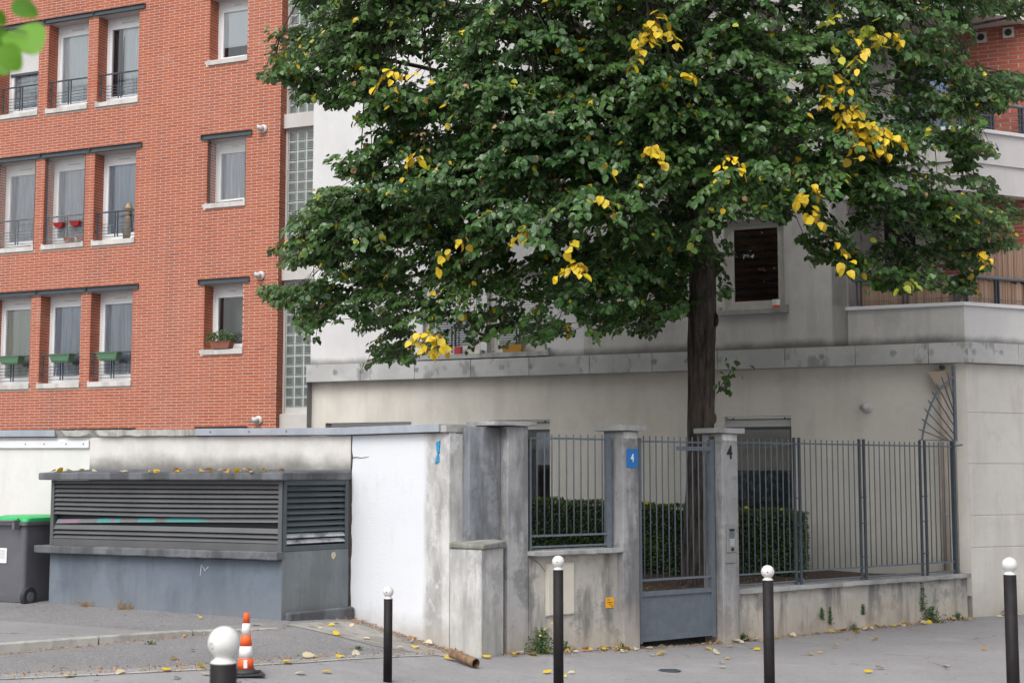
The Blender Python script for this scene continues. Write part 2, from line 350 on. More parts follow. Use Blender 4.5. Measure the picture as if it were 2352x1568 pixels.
M_LEAFL=m_leaf('leaf_lime',(.22,.30,.02),(.40,.42,.03),(.3,.34,.04),(.5,.6,.05),.45)
M_LEAFT=m_leaf('leaf_tan',(.34,.19,.09),(.46,.30,.17),(.4,.26,.15),(.4,.3,.15),.6)
M_LEAFC=m_leaf('leaf_cream',(.60,.50,.34),(.70,.62,.46),(.55,.45,.30),(.5,.4,.2),.6)
M_LEAFO=m_leaf('leaf_orange',(.50,.20,.04),(.60,.30,.08),(.5,.25,.08),(.5,.3,.1),.6)
M_LEAFN=m_leaf('leaf_fresh',(.065,.19,.006),(.12,.30,.010),(.07,.16,.012),(.18,.40,.005),.6)
M_HEDGE=m_leaf('hedge_leaf',(.060,.140,.034),(.12,.235,.055),(.07,.12,.04),(.05,.10,.02),.4)
M_HEDT=m_leaf('hedge_leaf_top',(.10,.11,.02),(.16,.15,.03),(.1,.1,.03),(.1,.1,.02),.5)
M_WEED=m_leaf('weed_leaf',(.05,.11,.03),(.09,.17,.05),(.07,.13,.05),(.1,.2,.03),.5)
M_STRAW=m_leaf('dry_grass',(.36,.25,.14),(.48,.35,.21),(.3,.2,.1),(.3,.2,.1),.7)
def m_bark():
    n=NB('bark'); v=n.noise(2.6,8,.72,n.map((6,6,.9)),dist=.5)
    k=n.mix(n.ramp(v,.35,.65),(.022,.017,.014),(.165,.135,.115))
    k=n.mix(n.math('MULTIPLY',n.ramp(n.noise(3,5),.55,.7),.4),k,(.13,.11,.095))
    n.bump(v,1.0,.06); return n.fin(k,.9,0,.3)
M_BARK=m_bark()
M_TWIG=plain('twig_bark',(.055,.042,.034),.8,0,.3,20)
M_JAMB=plain('rusty_jamb',(.085,.06,.05),.7,0,.5,6)
def m_graf():
    n=NB('graffiti_slat'); k=n.mix(n.ramp(n.noise(1.9,2,.4,n.map((1,.1,.1))),.50,.52),(.13,.135,.14),(.07,.24,.235)); k=n.mix(n.ramp(n.noise(2.3,2,.4,n.map((1.3,.1,.1))),.62,.64),k,(.21,.14,.19)); x=n.xyz()[0]; k=n.mix(n.ramp(x,-1.2,-1.0),k,(.13,.135,.14)); return n.fin(k,.5)
M_GRAF=m_graf()
def m_lw():
    n=NB('smeared_white_slat'); k=n.mix(n.ramp(n.noise(3,5,.6,n.map((1,1,3))),.40,.55),(.07,.09,.10),(.42,.44,.46)); return n.fin(k,.5)
M_LOUVW=m_lw()
def m_reed():
    n=NB('reed'); r=island(n); k=n.mix(r,(.27,.165,.115),(.46,.33,.245)); return n.fin(k,.75,0,.3)
M_REED=m_reed()
# ------------------------------------------------------------------ GROUND
def sstep(a,b,x):
    t=min(1,max(0,(x-a)/(b-a))); return t*t*(3-2*t)
def gz(x,y):
    """pavement height: a dropped crossing on the left climbs to a yard, the footway on the right lies lower"""
    Lw=sstep(.3,-2.8,x); Rr=-.10-.10*sstep(0,2.5,x)
    Ll=.17+.03*(min(y,17.5)-13) if y>11 else .17+.03*(-2)-.03*(11-y)
    return Lw*Ll+(1-Lw)*Rr
def kerbline(x): return 11.9-.78*x if x<6 else 11.9-.78*6   # outer edge of the footway (plan)
def sheet(name,mat,fn_in,z_of,x0,x1,y0,y1,st,label=None):
    mb=MB(); idx={}
    nx=int((x1-x0)/st); ny=int((y1-y0)/st)
    def vid(i,j):
        if (i,j) not in idx:
            x=x0+i*st; y=y0+j*st; idx[(i,j)]=len(mb.v); mb.v.append((x,y,z_of(x,y)))
        return idx[(i,j)]
    for i in range(nx):
        for j in range(ny):
            if fn_in(x0+(i+.5)*st,y0+(j+.5)*st): mb.f.append((vid(i,j),vid(i+1,j),vid(i+1,j+1),vid(i,j+1)))
    o=mb.build(name,mat,smooth=True); o['kind']='structure'; return o
MB().poly((-400,-400,-.42),(400,-400,-.42),(400,400,-.42),(-400,400,-.42)).build('ground',M_ROAD)['kind']='structure'
# footway seam line (from the photograph: light strip from lower left to the block foot)
def on_ground(u,v):
    Y=13.
    for _ in range(20):
        r=ray(u,v); x=r[0]*Y/r[1]; Y=max(5,min(25,.5*Y+.5*(gz(x,Y)-CH)/r[2]*r[1]))
    return (x,Y)
SEAM=[on_ground(u,v) for u,v in ((0,1558),(241,1547),(482,1535),(700,1520),(881,1508),(1000,1503),(1106,1500))]
SEAM=[(-16,SEAM[0][1]-(16+SEAM[0][0])*.12)]+SEAM+[(.6,SEAM[-1][1]+.1)]
def seam(x):
    for (xa,ya),(xb,yb) in zip(SEAM,SEAM[1:]):
        if xa<=x<=xb: return ya+(yb-ya)*(x-xa)/(xb-xa)
    return SEAM[0][1]
def walk_in(x,y): return y>8.9-.75*max(-2.5,min(x,6))*1.0 
KP=[(-15,10.4),(-5,10.7),(-3.4,11.0),(-2.3,11.6),(-1.1,12.35),(.4,12.0),(3.3,9.6),(4.6,8.2),(15,7.2)]
def kpy(x):
    for (xa,ya),(xb,yb) in zip(KP,KP[1:]):
        if xa<=x<=xb: return ya+(yb-ya)*(x-xa)/(xb-xa)
    return KP[0][1] if x<0 else KP[-1][1]
wk=sheet('sidewalk',M_WALK,lambda x,y: y>kpy(x)+.1 and y<23.5,lambda x,y:gz(x,y),-16,16,6,24,.2)
dv=sheet('driveway',M_ASPH,lambda x,y: x<-.1 and y>seam(x)+.02 and y<19 ,lambda x,y:gz(x,y)+.003,-16,0,8,19,.1)
# finer straight seam
mb=MB(); N=60
for i in range(N):
    x0=-9+i*(8.7/N); x1=-9+(i+1)*(8.7/N)
    mb.poly(*[(x,seam(x)+dy,gz(x,seam(x)+dy)+.006) for x,dy in ((x0,-.07),(x1,-.07),(x1,.03),(x0,.03))])
mb.build('pavement_seam',M_KERB)['kind']='structure'
mb=MB()
for i in range(N):
    x0=-9+i*(8.7/N); x1=-9+(i+1)*(8.7/N)
    mb.poly(*[(x,seam(x)+dy,gz(x,seam(x)+dy)+.0075) for x,dy in ((x0,.03),(x1,.03),(x1,.20),(x0,.20))])
mb.build('footpath_edge',M_WALK)['kind']='structure'
# road-side kerb of the footway
mb=MB()
kp=KP
for (xa,ya),(xb,yb) in zip(kp,kp[1:]):
    m=12
    for i in range(m):
        xs=[xa+(xb-xa)*t/m for t in (i,i+1)]; ys=[ya+(yb-ya)*t/m for t in (i,i+1)]
        n=len(mb.v)
        for x,y in zip(xs,ys): 
            z=gz(x,y)+.012; mb.v+=[(x,y-.15,-.43),(x,y-.15,z),(x,y+.15,z),(x,y+.15,z-.3)]
        mb.f+=[(n,n+4,n+5,n+1),(n+1,n+5,n+6,n+2),(n+2,n+6,n+7,n+3)]
mb.build('road_kerb',M_KERB)['kind']='structure'
MB().box(-30,30,-6,5.7,-.41,.147).build('near_footway',M_WALK)['kind']='structure'
# raised pavement on the left with its kerb stones
K0=P(0,1474,13.55); K1=P(640,1430,15.35); kd=(K1-K0).normalized(); K2=K0-kd*5
RZ=.275
mb=MB()
pl=[(K2.x,K2.y),(K0.x,K0.y),(K1.x,K1.y),(-2.35,15.55),(-1.9,16.9),(-9.5,18.2),(-12,14)]
n=len(pl); mb.prism(pl,[-.4]*n,[RZ-.02,RZ,.225,.20,.22,.30,.30]); mb.build('raised_pavement',M_RAISED)['kind']='structure'
kr=thing('kerb','','',None); kr['kind']='structure'
L=(K1-K2).length; k=0; t=0
kn=Vector((kd.y,-kd.x,0))
while t<L-.05:
    l=min(.98,L-t); mb=MB(); m=8
    for i in range(m+1):
        s=t+.006+(l-.012)*i/m; q=K2+kd*s; zz=RZ+.008-.05*max(0,(s-L+1.2))/1.2
        jj=(random.random()-.5)*.012
        mb.v+=[tuple((q+kn*(.065+jj)).to_2d())+(-.2,),tuple((q+kn*(.06+jj)).to_2d())+(zz-.012+jj*.5,),tuple((q+kn*.05).to_2d())+(zz,),tuple((q-kn*.0).to_2d())+(zz+.002,),tuple((q-kn*.0).to_2d())+(-.2,)]
        if i:
            a=(i-1)*5; b=i*5
            for e in range(4): mb.f.append((a+e,b+e,b+e+1,a+e+1))
    mb.f+=[(0,1,2,3,4),tuple(reversed([m*5+e for e in range(5)]))]
    mb.build('kerb_stone',M_KERB,kr); t+=.99
# concrete apron in front of the white wall
ap=[P(650,1436,15.6),P(806,1419,16.4),P(1000,1466,15.35),P(1105,1500,14.95),P(860,1496,14.9)]
mb=MB(); ring=[(p.x,p.y) for p in ap]
from mathutils.geometry import tessellate_polygon
def inpoly(x,y,pg):
    r=False; j=len(pg)-1
    for i in range(len(pg)):
        xi,yi=pg[i][0],pg[i][1]; xj,yj=pg[j][0],pg[j][1]
        if (yi>y)!=(yj>y) and x<(xj-xi)*(y-yi)/(yj-yi)+xi: r=not r
        j=i
    return r
tb=MB(); cx=sum(p[0] for p in ring)/5; cy=sum(p[1] for p in ring)/5; M8=10
for a,b in zip(ring,ring[1:]+ring[:1]):
    for i in range(M8):
        for j in range(M8):
            def q(i,j):
                u=i/M8; ex=a[0]+(b[0]-a[0])*j/M8; ey=a[1]+(b[1]-a[1])*j/M8
                x=cx+(ex-cx)*u; y=cy+(ey-cy)*u; return (x,y,gz(x,y)+.007)
            pts=[q(i,j),q(i+1,j),q(i+1,j+1),q(i,j+1)]
            if i==0: pts=[pts[0],pts[1],pts[2]]
            tb.poly(*pts)
tb.build('concrete_apron',M_PATCH)['kind']='structure'
# garden soil behind the fence
def gard(x,y): return .40+.025*math.sin(x*3.1)*math.cos(y*2.3)
sheet('garden_soil',M_SOIL,lambda x,y: FF.L((x,y,0)).y>.12 and FF.L((x,y,0)).x>-2.9 and FF.L((x,y,0)).x<7 and GF.L((x,y,0)).y<.15 and RF.L((x,y,0)).y<.0+5 ,gard,-2,8,15,26,.12)
# ------------------------------------------------------------------ WALL WITH OPENINGS
def wall_holes(mb,x0,x1,z0,z1,holes,y=0,depth=.3):
    xs=sorted({x0,x1,*[h[0] for h in holes],*[h[1] for h in holes]}); zs=sorted({z0,z1,*[h[2] for h in holes],*[h[3] for h in holes]})
    xs=[x for x in xs if x0<=x<=x1]; zs=[z for z in zs if z0<=z<=z1]
    for xa,xb in zip(xs,xs[1:]):
        for za,zb in zip(zs,zs[1:]):
            cx_,cz_=(xa+xb)/2,(za+zb)/2
            if any(h[0]<cx_<h[1] and h[2]<cz_<h[3] for h in holes): continue
            mb.poly((xa,y,za),(xb,y,za),(xb,y,zb),(xa,y,zb))
    for a,b,c_,e in [h[:4] for h in holes]:
        Y=y+depth
        mb.poly((a,y,c_),(a,Y,c_),(a,Y,e),(a,y,e)); mb.poly((b,y,c_),(b,y,e),(b,Y,e),(b,Y,c_))
        mb.poly((a,y,e),(a,Y,e),(b,Y,e),(b,y,e)); mb.poly((a,y,c_),(b,y,c_),(b,Y,c_),(a,Y,c_))
    return mb
def frame_mb(x0,x1,z0,z1,y0,y1,w_,mb=None,wb=None):
    mb=mb or MB(); wb=wb or w_
    mb.box(x0,x0+w_,y0,y1,z0,z1); mb.box(x1-w_,x1,y0,y1,z0,z1); mb.box(x0+w_,x1-w_,y0,y1,z1-w_,z1); mb.box(x0+w_,x1-w_,y0,y1,z0,z0+wb); return mb
def folds(x0,x1,z0,z1,y,amp=.018,n=None):
    mb=MB(); n=n or int((x1-x0)/.02); ph=random.random()*6
    for i in range(n+1):
        x=x0+(x1-x0)*i/n; o=amp*math.sin(x*46+ph)+amp*.6*math.sin(x*21+ph*2)
        mb.v+=[(x,y+o*1.2,z0),(x,y+o*.5,z1)]
        if i: a=(i-1)*2; mb.f.append((a,a+2,a+3,a+1))
    return mb
# ------------------------------------------------------------------ BRICK BUILDING
BB=thing('brick_building','four storey orange brick apartment building with white windows and steel lintels','building',GF.M)
XC=-11.945; XL=-20.6; CP=.0549; BL=.242; JT=.0118; Z0=.2; ZT=13.2
rows_=[13.715,10.97,8.225,5.48,2.735]
holes=[]; wins=[]
for ri,zt in enumerate(rows_):
    for ci,(a,b) in enumerate(((-19.935,-18.925),(-18.69,-17.68),(-17.445,-16.435),(-16.2,-15.2))):
        holes.append((a,b,zt-1.85,zt-.10)); wins.append((ri,ci,a,b,zt-1.85,zt-.10))
    holes.append((-13.55,-12.69,zt-1.32,zt-.10)); wins.append((ri,4,-13.55,-12.69,zt-1.32,zt-.10))
holes=[h if h[3]<ZT else (h[0],h[1],h[2],ZT-.0) for h in holes]
wins=[w_ for w_ in wins if w_[5]<ZT+.5 and w_[4]>1.5]; hb=[h for h in holes if h[2]<ZT]
mw=wall_holes(MB(),XL,XC,Z0,ZT,hb,0,.34)
mw.poly((XC,0,Z0),(XC,.5,Z0),(XC,.5,ZT),(XC,0,ZT)); mw.poly((XL,0,Z0),(XL,0,ZT),(XL,6,ZT),(XL,6,Z0)); mw.poly((XL,0,ZT),(XC,0,ZT),(XC,6,ZT),(XL,6,ZT))
mw.build('wall',M_MORTAR,BB)
# lintel zones are not bricked
lint=[]
for zt in rows_: lint+=[(-20.6,-15.06,zt-.102,zt+.002),(-13.68,-12.55,zt-.102,zt+.002)]
sillz=[(a-.03 if ci!=4 else a-.07,b+.02,z0_-.105,z0_+.0) for ri,ci,a,b,z0_,z1_ in wins]
block=hb+lint+sillz
bricks=[]      # (x0,x1,z0,kind)
nrow=int((ZT-2.2)/CP)
for r_ in range(nrow):
    z0=2.735-8*CP+r_*CP; z1=z0+CP-JT
    if z1>ZT: break
    cuts=[(h[0],h[1]) for h in block if h[2]<(z0+z1)/2<h[3]]
    cuts=sorted(cuts); segs=[]; x=XL
    for a,b in cuts:
        if a>x: segs.append((x,a))
        x=max(x,b)
    if x<XC: segs.append((x,XC))
    off=(0 if r_%2 else BL/2)
    for a,b in segs:
        k=math.floor((a-XC-off)/BL)
        while True:
            p=XC+off+k*BL; q=p+BL-JT; k+=1
            if p>=b-.02: break
            pa=max(p,a); qa=min(q,b)
            if qa-pa>.03: bricks.append((pa,qa,z0))
mfull=MB().box(0,BL-JT,0,.012,0,CP-JT); mefull=mfull.mesh('brick',M_BRICK)
full=[b for b in bricks if abs((b[1]-b[0])-(BL-JT))<1e-4]
camloc=Vector((0,0,CH))
def vis(b):
    p=proj(GF.W((b[0]+b[1])/2,0,b[2])); return 0<p[0]<2352 and 0<p[1]<985
cand=[b for b in full if vis(b)]
cand.sort(key=lambda b:(GF.W(b[1],0,b[2])-camloc).length); single=set(cand[:300])
for b in cand[:300]: inst('brick',mefull,BB,(b[0],-.003-random.random()*.001,b[2]))
mb=MB()
for b in bricks:
    if b in single: continue
    o_=random.random()*.001; mb.box(b[0],b[1],-.003-o_,.004,b[2],b[2]+CP-JT)
# return faces: reveals of the openings and the end of the wall
for r_ in range(nrow):
    z0=2.735-8*CP+r_*CP; zm=z0+CP/2
    if z0+CP>ZT: break
    sp=[(0.0,.10),(.1105,.342)] if r_%2 else [(0.0,.215),(.2255,.342)]
    for h in hb:
        if h[2]<zm<h[3]:
            for a,b in sp: mb.box(h[0]-.004,h[0]+.006,a,min(b,.339),z0,z0+CP-JT)
            for a,b in sp: mb.box(h[1]-.006,h[1]+.004,a,min(b,.339),z0,z0+CP-JT)
    for a,b in sp: mb.box(XC-.004,XC+.006,a,b if b<.3 else .48,z0,z0+CP-JT)
o=mb.build('brickwork',M_BRICK,BB); o['kind']='stuff'
# lintels
def channel(a,b,zt,parent):
    m=MB(); m.box(a,b,-.012,.02,zt-.10,zt-.002); m.box(a,b,-.045,-.012,zt-.100,zt-.092); m.box(a,b,-.045,-.012,zt-.010,zt-.002)
    m.box(a,a+.008,-.044,-.012,zt-.092,zt-.010); m.box(b-.008,b,-.044,-.012,zt-.092,zt-.010)
    return m.build('lintel',M_LINTEL,parent)
for zt in rows_[1:]+[rows_[0]]:
    if zt>ZT: continue
    for a,b in ((-20.09,-18.81),(-18.80,-17.565),(-17.555,-16.325),(-16.315,-15.06),(-13.68,-12.55)): channel(a,b,zt,BB)
# windows
def brick_window(ri,ci,a,b,z0,z1):
    fr=MB(); y0=.27; hgt=z1-z0
    frame_mb(a,b,z0+.0,z1,y0,y0+.06,.055,fr,.10 if ci!=4 else .05)
    fr.box(a+.055,b-.055,y0+.01,y0+.05,z1-.16,z1-.055)
    if ri in (1,2,3) and ci<4: pass
    wd=fr.build('window',M_PVC,BB)
    zt_=z1-.16; zb_=z0+(.10 if ci!=4 else .05)
    frame_mb(a+.058,b-.058,zb_+.003,zt_-.003,y0+.004,y0+.07,.062).build('sash',M_PVC,wd)
    MB().box(a+.35,b-.35,y0-.004,y0+.012,z1-.12,z1-.10).build('air_slot',M_VENT,wd)
    gx0,gx1,gz0,gz1=a+.118,b-.118,zb_+.063,zt_-.063
    MB().poly((gx0,y0+.035,gz0),(gx1,y0+.035,gz0),(gx1,y0+.035,gz1),(gx0,y0+.035,gz1)).build('pane',M_GLASS,wd)
    m=MB(); Yb=y0+.45; e=.05
    m.poly((a-e,Yb,z0-e),(b+e,Yb,z0-e),(b+e,Yb,z1+e),(a-e,Yb,z1+e)); m.poly((a-e,y0+.06,z0),(a-e,Yb,z0),(a-e,Yb,z1),(a-e,y0+.06,z1)); m.poly((b+e,y0+.06,z0),(b+e,Yb,z0),(b+e,Yb,z1),(b+e,y0+.06,z1))
    m.build('room',M_ROOM,wd)
    cm={(1,0):M_CURW,(1,1):M_CURW,(1,2):M_CURW,(1,3):M_CURW,(1,4):M_CURW,(2,1):M_CURG,(2,2):M_CURG,(2,3):M_CURG,(2,4):M_CURG,(3,1):M_CURC,(3,2):M_CURG,(3,3):M_CURG,(3,4):None}.get((ri,ci),M_CURG)
    if (ri,ci)==(1,3):
        folds(a+.10,a+.36,gz0-.03,gz1+.02,y0+.10).build('curtain',M_CURD,wd,label='dark curtain at the left side')
        folds(a+.33,b-.10,gz0-.03,gz1+.02,y0+.075).build('curtain',M_CURW,wd)
    elif (ri,ci)==(1,4):
        MB().box(gx0-.01,gx1+.01,y0+.05,y0+.054,gz0+.22,gz1+.02).build('blind',M_CURW,wd); MB().box(gx0-.01,gx1+.01,y0+.047,y0+.060,gz0+.20,gz0+.225).build('blind_bar',M_PVC,wd)
    elif (ri,ci)==(1,1):
        for q in range(24): MB().box(a+.055,b-.055,y0-.02,y0-.008,z1-.03-q*.034-.031,z1-.03-q*.034).build('shutter_slat',M_VENT,wd)
        MB().box(a+.05,b-.05,y0-.024,y0-.004,z1-.03-24*.034-.05,z1-.03-24*.034).build('shutter_bar',M_LINTEL,wd)
        folds(gx0,gx1,gz0,gz1,y0+.1).build('curtain',M_CURW,wd)
        for q in range(4): MB().box(gx0,gx1,y0+.07,y0+.075,gz0+.06+q*.17,gz0+.10+q*.17).build('blind_stripe',M_CURG,wd)
    elif cm:
        folds(a+.10,b-.10,gz0-.03,gz1+.02,y0+.065).build('curtain',cm,wd)
    if (ri,ci)==(3,4):
        folds(gx0-.01,gx0+.12,gz0,gz1,y0+.2).build('curtain',M_CURD,wd)
    # soffit board + sill
    MB().box(a,b,.012,y0,z1+.002,z1+.03).build('soffit_board',M_SOFF,wd)
    sm=MB(); sm.box(a-.02,b+.02,-.035,.26,z0-.10,z0-.01); sm.box(b-.03,b+.02,-.033,.02,z0-.01,z0+.012); sm.box(a-.02,a+.03,-.033,.02,z0-.01,z0+.012)
    sm.build('sill',M_SILL,wd,bevel=.004)
    return wd
for w_ in wins:
    if w_[5]<=ZT: brick_window(*w_)
# railings in front of the tall windows
def railing(a,b,zs):
    y=.075; r=MB(); zt_=zs+.56
    rail=MB().tube([(a-.02,y,zt_),(b+.02,y,zt_)],.017,8).build('railing',M_STEELD,BB)
    for x in (a+.04,(a+b)/2-.03,(a+b)/2+.03,b-.04): MB().box(x-.008,x+.008,y-.012,y+.012,zs+.06,zt_-.015).build('railing_post',M_STEELD,rail)
    for q in range(5):
        z=zs+.07+q*.062
        for xa,xb in ((a+.048,(a+b)/2-.038),((a+b)/2+.038,b-.048)): MB().box(xa,xb,y-.005,y+.005,z,z+.010).build('rail_bar',M_STEELD,rail)
    for z in (zs+.16,zs+.40): MB().box(a-.0,a+.034,y-.02,y+.02,z,z+.04).build('bracket',M_STEELD,rail)
for w_ in wins:
    if w_[1]<4 and w_[0] in (1,2,3): railing(w_[2],w_[3],w_[4])
# security mesh over two windows of the middle storey
def net(a,b,z0,z1):
    fr=MB(); 
    fr.tube([(a+.02,.06,z0),(a+.02,.06,z1)],.014,6); fr.tube([(b-.0,.0,z0),(b-.0,.0,z1)],.010,6); fr.tube([(a+.02,.06,z0+.01),(b,.0,z0+.01)],.012,6)
    o_=fr.build('pigeon_net',M_LINTEL,BB)
    g=MB(); 
    k=0
    x=a+.03
    while x<b-.01: t=(x-a)/(b-a); g.box(x,x+.0022,.06-.06*t-.001,.06-.06*t+.001,z0,z1); x+=.034
    z=z0+.02
    while z<z1: g.poly((a+.02,.058,z),(b,-.002,z),(b,-.002,z+.0022),(a+.02,.058,z+.0022)); z+=.034
    q=g.build('wire_mesh',M_VENT,o_); q['kind']='stuff'
for a,b,z0,z1 in ((-17.445,-16.435,6.375,8.12),(-13.55,-12.69,6.905,8.12),(-18.69,-17.68,6.375,8.12)): net(a,b,z0,z1)
# vent cowls
def cowl(parent,x,z,y=-.008,flip=-1,r=.085,rot=0):
    m=MB(); m.lathe([(r,0),(r,.012),(r*.93,.03),(r*.80,.045),(r*.55,.055),(r*.5,.06)],24)
    o_=m.build('vent_cowl',M_VENT,parent,(x,y,z),(math.pi/2,0,0),smooth=True)
    t=MB(); t.tube([(0,0,.05),(flip*.02,.0,.10),(flip*.05,.012,.15)],[r*.62,r*.58,r*.50],14); t.build('spout',M_VENT,o_,smooth=True)
    for q in range(4): MB().box(flip*.05-.045,flip*.05+.045,-.03+q*.018,-.026+q*.018,.152,.162).build('grille_slat',M_LINTEL,o_)
for z in (8.206,5.474,2.832): cowl(BB,-12.30,z)
# ------------------------------------------------------------------ GREY BUILDING
GB=thing('grey_building','pale grey rendered apartment building with concrete cornice, corner balconies and glass block strip','building',GF.M)
ZT2=13.2; XE=-11.23; XJ=-1.70
gw=[(-3.62,-2.66,4.43,5.86),(-7.76,-6.66,3.86,5.25),(-8.98,-7.86,3.86,5.25),(-6.4,-5.3,6.6,8.0),(-3.62,-2.66,7.15,8.6)]
# left half of the upper wall is whiter, the right half is greyer
wall_holes(MB(),XE,-6.0,3.79,ZT2,[h for h in gw if h[1]<-6],0,.25).build('upper_wall',M_UPW,GB,label='whiter rendered wall at the left end')
wall_holes(MB(),-6.0,XJ,3.79,ZT2,[h for h in gw if h[0]>-6],0,.25).build('upper_wall',M_UP,GB)
m=MB(); m.poly((XE,0,3.79),(XE,0,ZT2),(XE,.6,ZT2),(XE,.6,3.79)); m.poly((XE,-.1,.2),(XE,-.1,3.5),(XE,.6,3.5),(XE,.6,.2)); m.build('end_wall',M_UPW,GB)
gh=[(-10.94,-9.22,.9,2.765),(-7.745,-6.633,.9,2.765),(-3.668,-2.61,.95,2.76)]
wall_holes(MB(),XE,-.16,.15,3.49,gh,.06,.22).build('ground_wall',M_GFW,GB)
m=MB(); m.box(-.16,-.004,-.0,.3,.1,3.49); m.build('corner_pier',M_GFW,GB)
# cornice panels
x=XE-.015; 
edges=[-11.245]+[-10.14+1.07*i for i in range(0,10)]+[.055]
edges=[e for e in edges if e<=.055]
for a,b in zip(edges,edges[1:]):
    m=MB()
    if b<.05: m.box(a+.003,b-.003,-.125,.2,3.49,3.79)
    else: m.prism([(a+.003,-.125),(.062,-.125),(.0,.0),(.0,.2),(a+.003,.2)],3.49,3.79)
    m.build('cornice_panel',M_CORN,GB,bevel=.006)
RFL=(0,0,0); RFR=RF.ang-GF.ang
RFg=bpy.data.objects.new('corner_face',None); C.objects.link(RFg); RFg.parent=GB; RFg.rotation_euler=(0,0,RFR)
re=[-.055,.93,2.0,3.07]
for i,(a,b) in enumerate(zip(re,re[1:])):
    m=MB()
    if i==0: m.prism([(-.062,-.125),(b-.003,-.125),(b-.003,.2),(.001,.2),(.001,.0)],3.49,3.79)
    else: m.box(a+.003,b-.003,-.125,.2,3.49,3.79)
    m.build('cornice_panel',M_CORN,RFg,bevel=.006)
# pier courses on the corner face
zs=[-.35,.795,1.258,2.012,2.765,3.49]
for z0,z1 in zip(zs,zs[1:]):
    MB().box(.002,1.14,0,.28,z0+.006,z1-.006).build('pier_panel',M_PIER,RFg,bevel=.006)
MB().box(.012,3.1,.012,.26,-.35,3.48).build('pier_core',M_GFW,RFg)
m=MB(); m.box(1.14,1.30,.0,.26,-.3,3.49); m.build('side_return',M_GFW,RFg)
MB().box(1.158,1.6,-.004,.012,1.6,2.6).build('dark_panel',M_LINTEL,RFg)
# balcony parapets: first and second storey
def parapet(z0,z1,co_top):
    MB().prism([(XJ+.002,0),(0,0),(.0,.14),(XJ+.002,.14)],z0,z1).build('parapet',M_UP,GB)
    MB().prism([(0.001,0),(3.2,0),(3.2,.14),(.06,.14)],z0,z1).build('parapet',M_UPW,RFg)
    MB().prism([(XJ-.03,-.045),(.02,-.045),(.02,.17),(XJ-.03,.17)],z1+.002,z1+.055).build('coping',M_ALU,GB,bevel=.004)
    MB().prism([(-.02,-.045),(3.2,-.045),(3.2,.17),(.03,.17)],z1+.001,z1+.054).build('coping',M_ALU,RFg,bevel=.004)
parapet(3.79,4.34,0)
parapet(6.52,6.99,0)
MB().prism([(XJ+.002,.03),(.0,.03),(.0,.2),(XJ+.002,.2)],6.08,6.518).build('slab_edge',M_UP,GB); MB().prism([(.0,.03),(3.2,.03),(3.2,.2),(.06,.2)],6.08,6.518).build('slab_edge',M_UPW,RFg)
MB().prism([(XJ+.002,.03),(.0,.03),(.0,.2),(XJ+.002,.2)],8.88,9.75).build('slab_edge',M_UP,GB); MB().prism([(.0,.03),(3.2,.03),(3.2,.2),(.06,.2)],8.88,9.75).build('slab_edge',M_UPW,RFg)
# loggia floors/ceilings in the building's own frame
def rfp(x,y): c_,s_=math.cos(RFR),math.sin(RFR); return (c_*x-s_*y,s_*x+c_*y)
p1=rfp(3.2,.2); BW=1.35
for z0,z1 in ((4.0,4.06),(6.10,6.50),(8.90,9.2)):
    MB().prism([(XJ,.2),(.05,.2),(p1[0],p1[1]),(p1[0],BW+2.6),(XJ,BW+2.6)],z0,z1).build('balcony_slab',M_SOFF,GB)
m=MB(); m.box(XJ-.25,XJ+.0,.0,BW+.1,3.79,6.3); m.box(XJ-.25,XJ,.0,BW+.1,6.3,13.1); m.build('side_wall',M_UP,GB)
m=MB(); m.box(XJ,4.5,BW,BW+.2,3.8,13); m.build('back_wall',M_MORTAR,GB)
# brick lining of the loggias (larger bricks)
B2L,B2H,J2=.30,.066,.012
me2=MB().box(0,B2L-J2,0,.02,0,B2H-J2).mesh('brick',M_BRICK2)
mb=MB(); lst=[]
for r_ in range(int((9-4)/B2H)):
    z=4.06+r_*B2H
    for k in range(-1,16):
        x=-.55+(k+(.5 if r_%2 else 0))*B2L
        if x<-.55 or x>4.0: continue
        pr=proj(GF.W(x,BW,z)); lst.append((x,z,1700<pr[0]<2352 and 0<pr[1]<1568 and pr[1]<560))
n_=0
for x,z,v_ in lst:
    if v_ and n_<290: inst('brick',me2,GB,(x,BW-.008,z)); n_+=1
    else: mb.box(x,x+B2L-J2,BW-.008,BW+.01,z,z+B2H-J2)
o=mb.build('brickwork',M_BRICK2,GB); o['kind']='stuff'
for u,v in ((2253,87),(2316,76)):
    x,z=GF.uv(u,v,-BW+.02)
    vt=MB().box(x-.085,x+.085,BW-.045,BW-.009,z-.085,z+.085).build('vent_tile',M_PVCG,GB,bevel=.004)
    MB().lathe([(.055,0),(.055,.004)],20).build('vent_hole',M_BLACK,vt,(x,BW-.0455,z),(math.pi/2,0,0))
# loggia door frames on the second storey
MB().box(XJ+.0,XJ+.60,BW-.06,BW-.002,6.5,8.88).build('lining',M_SOFF,GB)
dr=frame_mb(XJ+.50,XJ+1.25,6.55,8.45,BW-.10,BW-.062,.10).build('balcony_door',M_PVCG,GB)
MB().poly((XJ+.60,BW-.08,6.6),(XJ+1.15,BW-.08,6.6),(XJ+1.15,BW-.08,8.35),(XJ+.60,BW-.08,8.35)).build('pane',M_DARK,dr)
dr=frame_mb(XJ+.30,XJ+.95,4.06,6.0,BW-.10,BW-.062,.08).build('balcony_door',M_PVCG,GB)
MB().poly((XJ+.38,BW-.08,4.1),(XJ+.87,BW-.08,4.1),(XJ+.87,BW-.08,5.92),(XJ+.38,BW-.08,5.92)).build('pane',M_DARK,dr)
